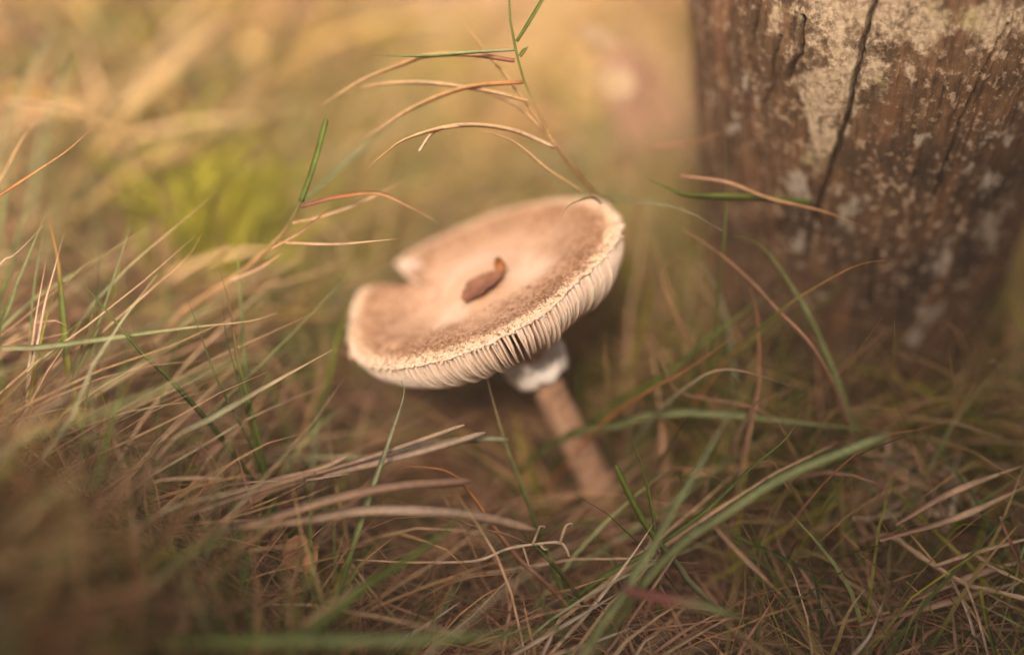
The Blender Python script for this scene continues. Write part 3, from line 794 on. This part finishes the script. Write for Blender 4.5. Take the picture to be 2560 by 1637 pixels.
B('straw', [(1360, 1655), (1385, 1623), (1468, 1532), (1572, 1399), (1636, 1305)], .447, 1.2, ['straw', 'white', 'white'], 'long straight bleached straw leaning beside the blunt green blade', 'straw')
B('straw', [(1500, 1655), (1590, 1530), (1700, 1370), (1775, 1270)], .45, .9, ['pink', 'straw', 'straw'], 'long straight tan straw leaning behind the bleached straw', 'straw')
B('straw', [(1260, 1655), (1294, 1631), (1448, 1540), (1560, 1473)], .445, 1.3, ['straw', 'white', 'grey'], 'bleached straw lying low across the foot of the leaning straw', 'straw')
LO = 'short bleached blade curving up from the low dry grass'
for pts in ([(1385, 1635), (1489, 1602), (1589, 1565)], [(1530, 1650), (1555, 1622), (1570, 1608)], [(1585, 1645), (1610, 1605), (1645, 1585)], [(1011, 1594), (1074, 1556), (1153, 1502)], [(1360, 1627), (1380, 1585), (1402, 1536)], [(2120, 1655), (2134, 1636), (2174, 1587), (2209, 1499)]):
    B('dry_straw', pts, .445, 1.2, ['straw', 'white', 'white'], LO, 'straw', 'short bleached blades in the low grass')
B('grass_shoot', [(1028, 1581), (1074, 1515), (1136, 1424)], .452, .8, ['green', 'green', 'orange'], 'thin green blade leaning right below the curled straw')
# right of the stem and before the post
B('grass_shoot', [(1450, 1075), (1540, 1062), (1610, 1040), (1720, 1031), (1879, 1043), (2078, 1066), (2225, 1076)], [.50, .49, .475], 2.7, ['green', 'green', 'pale', 'pale', 'green'], 'broad pale green blade lying level between the stem and the post', turn=.2)
B('grass_shoot', [(1720, 1345), (1782, 1305), (1947, 1198), (2098, 1134), (2222, 1086)], [.425, .432], 3.0, ['green', 'pale', 'pale', 'pale'], 'broad pale green blade slanting up in front of the post', blunt=True)
B('dry_straw', [(2190, 1100), (2298, 1074), (2350, 1055), (2403, 1041)], .44, .6, ['pink', 'orange'], 'thin rusty tip beyond the end of the broad slanting blade', 'straw')
B('grass_shoot', [(1570, 1470), (1588, 1433), (1632, 1367), (1685, 1270), (1746, 1169), (1817, 1046), (1850, 985)], [.415, .418], 2.5, ['green', 'pale', 'pale', 'grey'], 'broad blurred pale green blade rising steeply right of the stem')
B('grass_shoot', [(1620, 1380), (1650, 1358), (1764, 1275), (1874, 1173), (1967, 1094), (1993, 1046), (2005, 1020)], .453, 1.5, ['green', 'green', 'green', 'green'], 'crisp narrow green blade slanting up under the level pale blade')
B('grass_shoot', [(2150, 1110), (2130, 1066), (2090, 951), (2030, 807), (1971, 704), (1919, 632), (1875, 600), (1830, 590)], [.50, .48, .475], 2.3, ['green', 'pale', 'pale', 'pale', 'green'], 'big arching grey green blade drooping before the foot of the post')
B('dry_straw', [(1700, 570), (1791, 628), (1879, 704), (1939, 771), (2035, 875)][::-1], [.47, .48], 1.5, ['pink', 'pink', 'pink'], 'straight pinkish dry blade crossing behind the arching green blade', 'straw')
B('dry_straw', [(1890, 1000), (1897, 940), (1895, 799), (1875, 716)], .48, 1.4, ['pink', 'pink', 'orange'], 'upright reddish dry stem before the post', 'straw')
B('dry_straw', [(1690, 790), (1655, 690), (1696, 642), (1732, 656), (1757, 695)], [.49, .47], .9, ['pink', 'tan', 'pink'], 'hooked pinkish dry blade right of the cap', 'straw')
B('grass_shoot', [(1845, 1010), (1839, 979), (1815, 799), (1787, 712), (1720, 624)], [.51, .49], 1.9, ['green', 'grey', 'grey'], 'grey green curved blade inside the big arching blade')
B('grass_shoot', [(1960, 770), (2035, 720), (2118, 674), (2165, 657), (2212, 651)], [.47, .458], 1.4, ['green', 'orange', 'green', 'orange'], 'green and rust striped tip pointing right across the post')
B('grass_shoot', [(1740, 950), (1815, 923), (1899, 939), (1977, 965)], [.47, .46], 1.3, ['green', 'grey', 'pink'], 'small drooping grey green blade with a dry tip')
B('grass_shoot', [(1640, 950), (1700, 905), (1799, 823), (1959, 712)], [.50, .49], 2.0, ['green', 'green', 'green'], 'blurred green blade slanting up behind the arching blade')
B('dry_straw', [(1640, 965), (1692, 939), (1815, 855), (1891, 775)], [.475, .468], 1.1, ['orange', 'orange', 'brown'], 'rusty pointed stem slanting up right of the mushroom', 'straw')
B('dry_straw', [(1899, 1027), (1716, 987), (1672, 947), (1632, 835)], [.48, .475], 1.1, ['pink', 'pink', 'pink'], 'bent pinkish stem standing between the ring and the post', 'straw')
B('grass_shoot', [(2030, 505), (1873, 494), (1727, 489), (1670, 470), (1616, 446)], [.478, .47], 2.0, ['green', 'green', 'green', 'green'], 'green blade pointing left across the left side of the post', root=False)
B('grass_shoot', [(1480, 560), (1510, 500), (1600, 503), (1714, 527), (1806, 577)], [.53, .48, .462], 1.5, ['pale', 'grey', 'grey', 'grey'], 'grey green blade arching from behind the cap toward the post')
B('dry_straw', [(1700, 440), (1818, 455), (1918, 493), (2054, 527), (2154, 564)], [.475, .47], 1.0, ['pink', 'tan', 'orange'], 'thin tan blade drooping across the pale patches of the post', 'straw', root=False)
B('grass_shoot', [(1810, 600), (1815, 480), (1812, 330)], .478, 1.0, ['green', 'green'], 'thin upright green blade before the left side of the post')
B('dry_straw', [(1620, 370), (1732, 355), (1805, 330)], [.50, .48], .7, ['pink', 'orange'], 'tiny rusty stem touching the left side of the post', 'straw', root=False)
B('dry_straw', [(1770, 1290), (1790, 1319), (1865, 1398), (1980, 1512)], [.438, .44], 1.5, ['pink', 'straw', 'pink'], 'tan blade with a pointed tip hanging down below the broad slanting blade', root=False)
B('grass_shoot', [(1840, 1340), (1878, 1358), (1984, 1407), (2055, 1440)], .448, 1.3, ['green', 'dark', 'dark'], 'narrow dark green blade lying over the brown grass', root=False)
B('grass_shoot', [(1870, 1655), (1883, 1631), (1900, 1530), (1887, 1455)], .448, 1.1, ['dark', 'green', 'orange'], 'short upright green blade with a rusty hooked tip')
B('grass_shoot', [(2225, 1655), (2239, 1636), (2288, 1561)], .45, 1.3, ['dark', 'green'], 'short plain green blade beside the bleached curved blade')
B('grass_shoot', [(1620, 1655), (1667, 1631), (1764, 1574), (1870, 1521)], .448, 1.0, ['green', 'straw', 'pink'], 'low green and tan blade under the violet blade')
B('grass_shoot', [(1560, 1470), (1588, 1480), (1698, 1499), (1830, 1534), (1880, 1560)], [.41, .41], 2.8, ['mag', 'mag', 'pale', 'green'], 'blurred broad blade turning from violet to green in the low grass', root=False)
B('dry_straw', [(2500, 1290), (2512, 1323), (2556, 1420), (2580, 1470)], .455, .9, ['pink', 'mag', 'mag'], 'thin magenta stem beside the forked dry straw', 'straw', root=False)
for (pts, d), lb in zip((([(2206, 1043), (2300, 1005), (2389, 979)], .54), ([(2238, 1158), (2320, 1060), (2389, 979), (2425, 895)], .53), ([(2100, 1090), (2250, 1045), (2360, 995)], .545)), ('upper grey brown stem lying at the foot of the post', 'steep grey brown stem leaning at the foot of the post', 'lower grey brown stem lying at the foot of the post')):
    B('dry_straw', pts, d, 2.2, ['pink', 'pink', 'straw'], lb, 'straw', 'dry stems at the foot of the post', turn=.2)
for pts in ([(2100, 1440), (2180, 1500), (2260, 1640)], [(2200, 1350), (2400, 1290), (2600, 1200)], [(1990, 1400), (2070, 1530), (2110, 1640)], [(2280, 1500), (2430, 1440), (2600, 1390)], [(2150, 1560), (2350, 1510), (2600, 1440)], [(2240, 1310), (2380, 1230), (2570, 1160)]):
    B('dry_straw', pts, [.45, .47], 1.9, ['pink', 'straw', 'straw'], 'tan dry blade tangled in the loose straw right of the mushroom', 'straw', 'tangled dry blades right of the mushroom', root=False, turn=.3)

# ------------------------------------------------------------------ grass that nobody could count
def grass(name, n, xy, L, lean, wid, cols, label, az=None, keep=None, K=5, tipcol=None, shade=.35, zoff=(-.002, 0), drift=0.0):
    P2 = xy(n)
    n = len(P2)
    Lh = rng.uniform(*L, n) * rng.uniform(.7, 1.1, n)
    th0 = np.radians(rng.uniform(lean[0], lean[1], n)); th1 = th0 + np.radians(rng.uniform(lean[2], lean[3], n))
    a = rng.uniform(0, 2 * math.pi, n) if az is None else az(P2, n)
    t = np.linspace(0, 1, K + 1)
    tm = th0[:, None] + (th1 - th0)[:, None] * ((t[:-1] + t[1:]) / 2)[None]
    dz = np.cos(tm) * Lh[:, None] / K; dh = np.sin(tm) * Lh[:, None] / K
    aa = a[:, None] + np.cumsum(rng.normal(0, .16, (n, K)), 1)
    pos = np.zeros((n, K + 1, 3))
    pos[:, 0, 0] = P2[:, 0]; pos[:, 0, 1] = P2[:, 1]; pos[:, 0, 2] = ground_z(P2[:, 0], P2[:, 1]) + rng.uniform(*zoff, n)
    pos[:, 1:, 0] = pos[:, :1, 0] + np.cumsum(dh * np.cos(aa), 1)
    pos[:, 1:, 1] = pos[:, :1, 1] + np.cumsum(dh * np.sin(aa), 1)
    pos[:, 1:, 2] = pos[:, :1, 2] + np.cumsum(dz, 1)
    gz = ground_z(pos[..., 0], pos[..., 1])
    pos[:, 1:, 2] = np.maximum(pos[:, 1:, 2], gz[:, 1:] + .0012)
    ok = clear(pos)
    if keep is not None: ok &= keep(pos)
    pos = pos[ok]; a = a[ok]; n = len(pos)
    tw = rng.uniform(0, math.pi, n)
    s_ = np.stack([-np.sin(a) * np.cos(tw), np.cos(a) * np.cos(tw), np.sin(tw)], -1)
    w = (rng.uniform(*wid, n) * .0005)[:, None] * np.clip(1.15 * (1 - t ** 2.2), .08, 1)[None]
    V = np.stack([pos - s_[:, None] * w[..., None], pos + s_[:, None] * w[..., None]], 2).reshape(-1, 3)
    b = (np.arange(n) * (K + 1) * 2)[:, None] + (np.arange(K) * 2)[None]
    b = b.ravel()
    F = np.stack([b, b + 1, b + 3, b + 2], -1)
    pal = np.array([PAL[c] if isinstance(c, str) else c for c in cols])
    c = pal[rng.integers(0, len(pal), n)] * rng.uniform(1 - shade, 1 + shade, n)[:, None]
    if drift:
        rx, ry = pos[:, 0, 0], pos[:, 0, 1]
        g1_ = smooth(.50, .66, fbm(rx * 13 + 70, ry * 9 + 31, 2)) * drift; g2_ = smooth(.52, .68, fbm(rx * 16 + 12, ry * 10 + 90, 6)) * drift; g3_ = smooth(.52, .7, fbm(rx * 18 + 33, ry * 12 + 10, 9)) * drift
        for g_, k_ in ((g1_, (.24, .25, .04)), (g2_, (.30, .17, .08)), (g3_, (.70, .48, .29))):
            c = c * (1 - g_[:, None]) + np.array(k_)[None] * rng.uniform(.8, 1.2, n)[:, None] * g_[:, None]
    c2 = c if tipcol is None else np.where((rng.random(n) < .4)[:, None], np.array(PAL[tipcol])[None] * rng.uniform(.7, 1.1, n)[:, None], c)
    cc = c[:, None] * (1 - t[None, :, None]) + c2[:, None] * t[None, :, None]
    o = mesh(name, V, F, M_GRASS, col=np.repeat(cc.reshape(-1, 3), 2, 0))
    return tag(o, label, 'grass', kind='stuff')

def clear(pos):
    """no loose blade grows where the photograph leaves the view to mushroom, stem and post open"""
    n, k, _ = pos.shape
    fine = np.concatenate([pos, (pos[:, 1:] + pos[:, :-1]) / 2], 1)
    x, y, d = proj(fine.reshape(-1, 3)); x, y, d = (v.reshape(n, -1) for v in (x, y, d))
    dx, dy = x - 1215, -(y - 715)
    u = dx * math.cos(T25) + dy * math.sin(T25); v = -dx * math.sin(T25) + dy * math.cos(T25)
    bad = ((u / 400) ** 2 + (v / 190) ** 2 < 1) & (d < .57)
    tt = np.clip((y - 880) / (1290 - 880), 0, 1)
    cx = 1300 + 205 * tt
    bad |= (np.abs(x - cx) < 80 - 25 * tt) & (y > 850) & (y < 1205) & (d < .56)
    bad |= (x > 1690) & (y < 520) & (d < .6)
    bad |= (y < 500) & (d < .56)
    bad |= (d < .37) & (d > 0) & (x > -300) & (x < 2900) & (y > -200) & (y < 1900) & ~((x < 520) & (y > 1020))
    hole = ((x > 950) & (x < 1560) & (y > 930) & (y < 1230) & (d < .50)).any(1) & (rng.random(n) < .8)
    inside_post = False
    q = fine.reshape(-1, 3) - A0
    s_ = q @ axd; rr_ = np.linalg.norm(q - s_[:, None] * axd, axis=1)
    bad |= (rr_ < post_r(s_) + .001).reshape(n, -1)
    hole |= ((x > 450) & (x < 720) & (y > 400) & (y < 640) & (d > .5) & (d < .72)).any(1) & (rng.random(n) < .85)
    return ~(bad.any(1) | hole)

def area(x0, x1, y0, y1, f=None):
    def g(n):
        p = np.stack([rng.uniform(x0, x1, n), rng.uniform(y0, y1, n)], -1)
        if f is not None: p = p[rng.random(n) < f(p[:, 0], p[:, 1])]
        return p
    return g
clump = lambda sc_, lo, hi, s0=0: (lambda x, y: smooth(lo, hi, fbm(x * sc_ + 50 + s0, y * sc_ + 50)))
grass('dry_thatch', 28000, area(-.42, .42, .12, .75, lambda x, y: 1 - .85 * smooth(.46, .58, y) * smooth(.02, -.08, x)), (.02, .06), (50, 88, -5, 25), (.4, 1.3), ['pink', 'tan', 'brown', (.30, .19, .12), 'pink', (.34, .21, .14), (.16, .12, .05)], 'matted fine dry brown thatch covering the ground')
grass('dry_tufts', 5000, area(-.40, .40, .18, .75, clump(14, .40, .62)), (.03, .075), (10, 60, 10, 60), (.4, 1.1), ['pink', 'straw', 'tan', 'brown', 'pink'], 'loose tufts of thin dry grass standing in the thatch', tipcol='straw')
grass('grass_sward', 8500, area(-.40, .40, .15, .75, clump(11, .42, .62, 9)), (.03, .085), (5, 45, 10, 60), (.7, 1.7), ['green', 'green', 'dark', 'pale', 'lime'], 'thin green grass growing up through the thatch', tipcol='tan')
grass('swept_grass', 700, area(-.34, .02, .26, .62), (.06, .14), (45, 72, 5, 25), (.5, 1.5), ['straw', 'tan', 'pink', 'pale', 'grey'], 'long dry and green blades combed sideways left of the mushroom', az=lambda p, n: rng.normal(.35, .5, n), tipcol='straw')
grass('sunlit_grass', 24000, area(-.9, .8, .48, 1.75, lambda x, y: smooth(.48, .60, y) * smooth(.02, -.06, x) + smooth(.66, .74, y) * smooth(-.06, .02, x)), (.03, .11), (20, 85, 5, 40), (1.2, 4.0), ['gold', 'gold', 'straw', 'tan', 'lime', 'green', 'straw', 'gold'], 'sunlit dry golden grass mixed with green behind the mushroom', drift=.85)
grass('shade_grass', 3600, area(-.13, .20, .49, .72), (.03, .09), (5, 50, 10, 60), (.9, 2.2), ['green', 'green', 'lime', 'pale', 'pink'], 'green grass growing between the mushroom and the post', tipcol='tan')
grass('stem_grass', 2800, area(.0, .21, .41, .58), (.04, .10), (5, 55, 10, 60), (.8, 2.1), ['green', 'lime', 'pink', 'green', 'tan', 'dark'], 'fine green and dry grass round the stem and the foot of the post', tipcol='tan')
grass('straw_strands', 420, area(-.50, -.04, .58, 1.05), (.07, .16), (40, 75, 5, 45), (2.2, 5.0), ['straw', 'white', 'gold', 'lime', 'gold'], 'broad pale straw blades arching in the sunlit grass')
grass('post_grass', 1300, area(.03, .25, .43, .57), (.06, .125), (0, 40, 5, 55), (.8, 2.0), ['green', 'green', 'lime', 'pink', 'straw', 'dark'], 'taller green and straw blades standing before the foot of the post', tipcol='tan')
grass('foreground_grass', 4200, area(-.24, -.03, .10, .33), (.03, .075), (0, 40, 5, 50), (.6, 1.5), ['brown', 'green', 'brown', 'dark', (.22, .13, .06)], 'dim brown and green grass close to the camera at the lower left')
grass('distant_grass', 9000, area(-3, 3, 1.7, 5), (.05, .16), (10, 70, 5, 40), (2, 5), ['tan', 'straw', 'green', 'lime'], 'dry meadow grass stretching away behind')

# ------------------------------------------------------------------ smaller things in the grass
def gpix(px, py):
    """where the line of sight through a photo pixel meets the ground"""
    lo, hi = .2, 3.0
    for _ in range(40):
        m = (lo + hi) / 2; p = at(px, py, m)
        if p[2] > float(ground_z(p[0], p[1])): lo = m
        else: hi = m
    return at(px, py, lo)
def flat_leaf(px, py, L, W, yaw, tilt, mat, label, seed, lift=.012, roll=0.0):
    p = gpix(px, py)
    o = tag(empty('dead_leaf', p + np.array([0, 0, lift])), label, 'leaf')
    o.rotation_euler = (tilt, roll, yaw)
    V, F = leaf_sheet(L, W, 30, 16, W * .28, W * .25, W * .2, .25, seed, .0003)
    lb = mesh('blade', V, F, mat, o)
    xs_ = np.linspace(-L * .5, L * .62, 12)
    mid = np.stack([xs_, 0 * xs_, W * .25 * np.sin(math.pi * np.clip(xs_ / L + .5, 0, 1)) - W * .1 + .0006], -1)
    V, F = tube(mid, np.linspace(.0004, .0009, 12), 6)
    mesh('midrib', V, F, mat, o)
    return o
M_PINKLEAF = plain('pink_leaf', (.36, .20, .14), (.44, .27, .19), 60, .7, .4, .001)
M_TANLEAF = plain('tan_leaf', (.36, .17, .08), (.48, .26, .14), 90, .7, .4, .001)
flat_leaf(1595, 460, .12, .042, 1.35, .7, M_PINKLEAF, 'large pinkish brown dead leaf lying behind the mushroom beside the post', 2, .03)
flat_leaf(1290, 430, .05, .014, .5, .5, M_TANLEAF, 'small orange brown dead leaf in the grass behind the cap', 12, .02)
flat_leaf(755, 1460, .012, .0065, .7, .75, M_TANLEAF, 'small round orange brown leaf half buried in the low grass', 5, .012)

def flower(px, py, d, size, label, tiltx, stemto):
    p = at(px, py, d)
    root_p = gpix(*stemto)
    o = tag(empty('flower', root_p), label, 'flower', 'pale flower heads behind the mushroom')
    pts = spline(np.array([root_p, (root_p * .4 + p * .6) + np.array([.004, 0, .006]), p]) - root_p, 20)
    V, F = tube(pts, np.linspace(.0007, .0005, 20), 7)
    mesh('stem', V, F, M_GRASS, o, col=np.array([PAL['green']] * len(V)))
    V, F = tube(np.array([[0, 0, -.001], [0, 0, .0], [0, 0, .0012], [0, 0, .0018]]) * size / .006, np.array([.0008, .0018, .0017, .0006]) * size / .006, 10)
    hd = mesh('flower_head', V, F, plain('flower_eye', (.30, .2, .09), (.38, .27, .12), 600, .8), o)
    hd.location = p - root_p; hd.rotation_euler = (tiltx, .2, 0)
    for k in range(11):
        V, F = leaf_sheet(size, size * .17, 8, 5, .0002, size * .12, .0002, .2, k, .0001)
        V[:, 0] += size * .55; V[:, 2] += size * .12
        pt = mesh('petal', V, F, M_PETAL, hd)
        pt.rotation_euler = (0, -.25, k * 2 * math.pi / 11)
M_PETAL = plain('petal', (.27, .19, .125), (.36, .27, .18), 300, .6)
flower(1484, 110, .60, .009, 'small buff flower head seen from the side behind the grass stalk', .1, (1520, 330))
flower(1545, 214, .59, .008, 'small round buff flower head on a green stem in front of the pinkish leaf', .9, (1680, 480))

# bright tuft of young grass in the sun
tc = gpix(600, 640)
tuft = tag(empty('grass_tuft', tc), 'bright yellow green tuft of young grass behind the branching dry stalk', 'grass tuft')
Vs, Fs, Cs, nv = [], [], [], 0
for k in range(210):
    r0 = rng.normal(0, .015, 2); a_ = rng.uniform(0, 6.28); L_ = rng.uniform(.02, .052); le = rng.uniform(.1, .8)
    p0 = tc + np.array([r0[0], r0[1] * 1.3, 0]); p0[2] = float(ground_z(p0[0], p0[1])) - .002
    dv = np.array([math.cos(a_), math.sin(a_), 0])
    V, F, c = ribbon([p0, p0 + dv * L_ * le * .3 + np.array([0, 0, L_ * .6]), p0 + dv * L_ * le + np.array([0, 0, L_ * .9])], rng.uniform(.0025, .0045), [['lime', 'yell'], ['yell', 'lime'], ['green', 'yell']][k % 3], n=9)
    Vs.append(V - tc); Fs += [[i + nv for i in f] for f in F]; Cs.append(c); nv += len(V)
tag(mesh('leaves', np.concatenate(Vs), Fs, M_GRASS, tuft, col=np.concatenate(Cs)), kind='stuff')

# pale crumbled straw heap right of the mushroom
hc = gpix(2230, 1345)
heap = tag(empty('straw_heap', hc), 'small crumbled heap of pale dry straw at the root of the forked straw', 'straw')
Vs, Fs, Cs, nv = [], [], [], 0
for k in range(90):
    e_ = rng.normal(0, .008, 3); a_ = rng.uniform(0, 6.28); el_ = rng.uniform(-.3, .9); L_ = rng.uniform(.006, .03)
    c0 = hc + np.array([e_[0] * 1.5, e_[1], .016 + abs(e_[2])])
    dv = np.array([math.cos(a_) * math.cos(el_), math.sin(a_) * math.cos(el_), math.sin(el_)]) * L_
    V, F, c = ribbon([c0 - dv * .5, c0 + rng.normal(0, .002, 3), c0 + dv * .5], rng.uniform(.0008, .002), [['pink', 'straw'], ['straw', 'white'], ['straw', 'tan']][k % 3], n=7)
    Vs.append(V - hc); Fs += [[i + nv for i in f] for f in F]; Cs.append(c); nv += len(V)
tag(mesh('straws', np.concatenate(Vs), Fs, M_GRASS, heap, col=np.concatenate(Cs)), kind='stuff')

# smooth grey stone at the very edge
def stone(name, ctr_, rad3, seed, mat, label):
    bm = bmesh.new()
    bmesh.ops.create_icosphere(bm, subdivisions=5, radius=1)
    V = np.array([v.co[:] for v in bm.verts]); F = [[v.index for v in f.verts] for f in bm.faces]
    bm.free()
    k = 1 + .22 * (fbm(V[:, 0] * 1.2 + seed, V[:, 1] * 1.2 + 7, V[:, 2] * 1.2 + 5) - .5) * 2 + .03 * (fbm(V[:, 0] * 9 + seed, V[:, 1] * 9 + 7, V[:, 2] * 9 + 5) - .5)
    o = mesh(name, V * k[:, None] * np.array(rad3), F, mat)
    o.location = ctr_
    return tag(o, label, 'stone')
pst = at(-130, 1640, .335)
stone('stone', (pst[0], pst[1], pst[2] - .012), (.016, .02, .034), 4, plain('grey_stone', (.13, .105, .09), (.20, .17, .15), 90, .85, .4, .001), 'smooth grey stone standing at the edge of the dim foreground grass')

# unseen bush added behind the camera to shade the near grass
BUSH_D = np.array([math.sin(SUN_AZ), math.cos(SUN_AZ)])
BC = np.array([0.0, SHADE_Y]) + BUSH_D * 1.10 / math.tan(SUN_EL)
bush = tag(empty('shade_bush', (BC[0], BC[1], float(ground_z(BC[0], BC[1])))), 'dense leafy bush added behind the camera to shade the near grass', 'bush')
perp = np.array([.77, .638])
for k in range(9):
    o0 = np.append(perp * (k - 4) * .22 + rng.normal(0, .03, 2), -.02)
    tipp = o0 + np.array([*(perp * rng.normal(0, .15) + BUSH_D * rng.normal(0, .1)), rng.uniform(.8, 1.0)])
    V, F = tube(spline([o0, (o0 + tipp) / 2 + rng.normal(0, .04, 3), tipp], 14), np.linspace(.016, .004, 14), 8, .15, k)
    mesh('branch', V, F, plain('bush_bark', (.10, .07, .045), (.18, .13, .09), 60, .9) if k == 0 else bpy.data.materials['bush_bark'], bush)
n = 15000
h_ = 1.06 * rng.beta(2.2, 1.2, n); l_ = rng.uniform(-1.15, 1.15, n); w_ = rng.normal(0, .16, n)
h_ *= (1 - .10 * vn(l_ * 3 + 9, 4)) * (1 - .35 * smooth(.85, 1.2, np.abs(l_)))
c_ = np.stack([perp[0] * l_ + BUSH_D[0] * w_, perp[1] * l_ + BUSH_D[1] * w_, h_], -1)
d1 = rng.normal(0, 1, (n, 3)); d1 /= np.linalg.norm(d1, axis=1)[:, None]; d2 = np.cross(d1, rng.normal(0, 1, (n, 3))); d2 /= np.linalg.norm(d2, axis=1)[:, None]
sz = rng.uniform(.02, .04, n)[:, None]
V = np.stack([c_ - d1 * sz, c_ + d2 * sz * .5, c_ + d1 * sz, c_ - d2 * sz * .5], 1).reshape(-1, 3)
F = np.arange(4 * n).reshape(-1, 4)
tag(mesh('foliage', V, F, M_GRASS, bush, col=np.repeat(np.array(PAL['green'])[None] * rng.uniform(.5, 1.1, n)[:, None], 4, 0)), kind='stuff')

# ------------------------------------------------------------------ added air volume, standing in for a milky lens mist
hx, hy0, hz0, hz1 = 160, 160, -1.5, 1.6
V = [(x, y, z) for x in (-hx, hx) for y in (-hy0, hy0 + 1) for z in (hz0, hz1)]
F = [[0, 1, 3, 2], [4, 6, 7, 5], [0, 4, 5, 1], [2, 3, 7, 6], [0, 2, 6, 4], [1, 5, 7, 3]]
hm = bpy.data.materials.new('veil'); hm.use_nodes = True
ht = hm.node_tree
for nd in list(ht.nodes):
    if nd.type != 'OUTPUT_MATERIAL': ht.nodes.remove(nd)
pv = ht.nodes.new('ShaderNodeVolumePrincipled')
pv.inputs['Color'].default_value = (.95, .77, .67, 1)
pv.inputs['Density'].default_value = .08
pv.inputs['Anisotropy'].default_value = .0
ht.links.new(pv.outputs[0], ht.nodes['Material Output'].inputs['Volume'])
tag(mesh('added_haze', V, F, hm, smoothf=False), 'thin warm mist added to stand in for lens glow', 'veil', kind='stuff')
scene.cycles.volume_bounces = 1
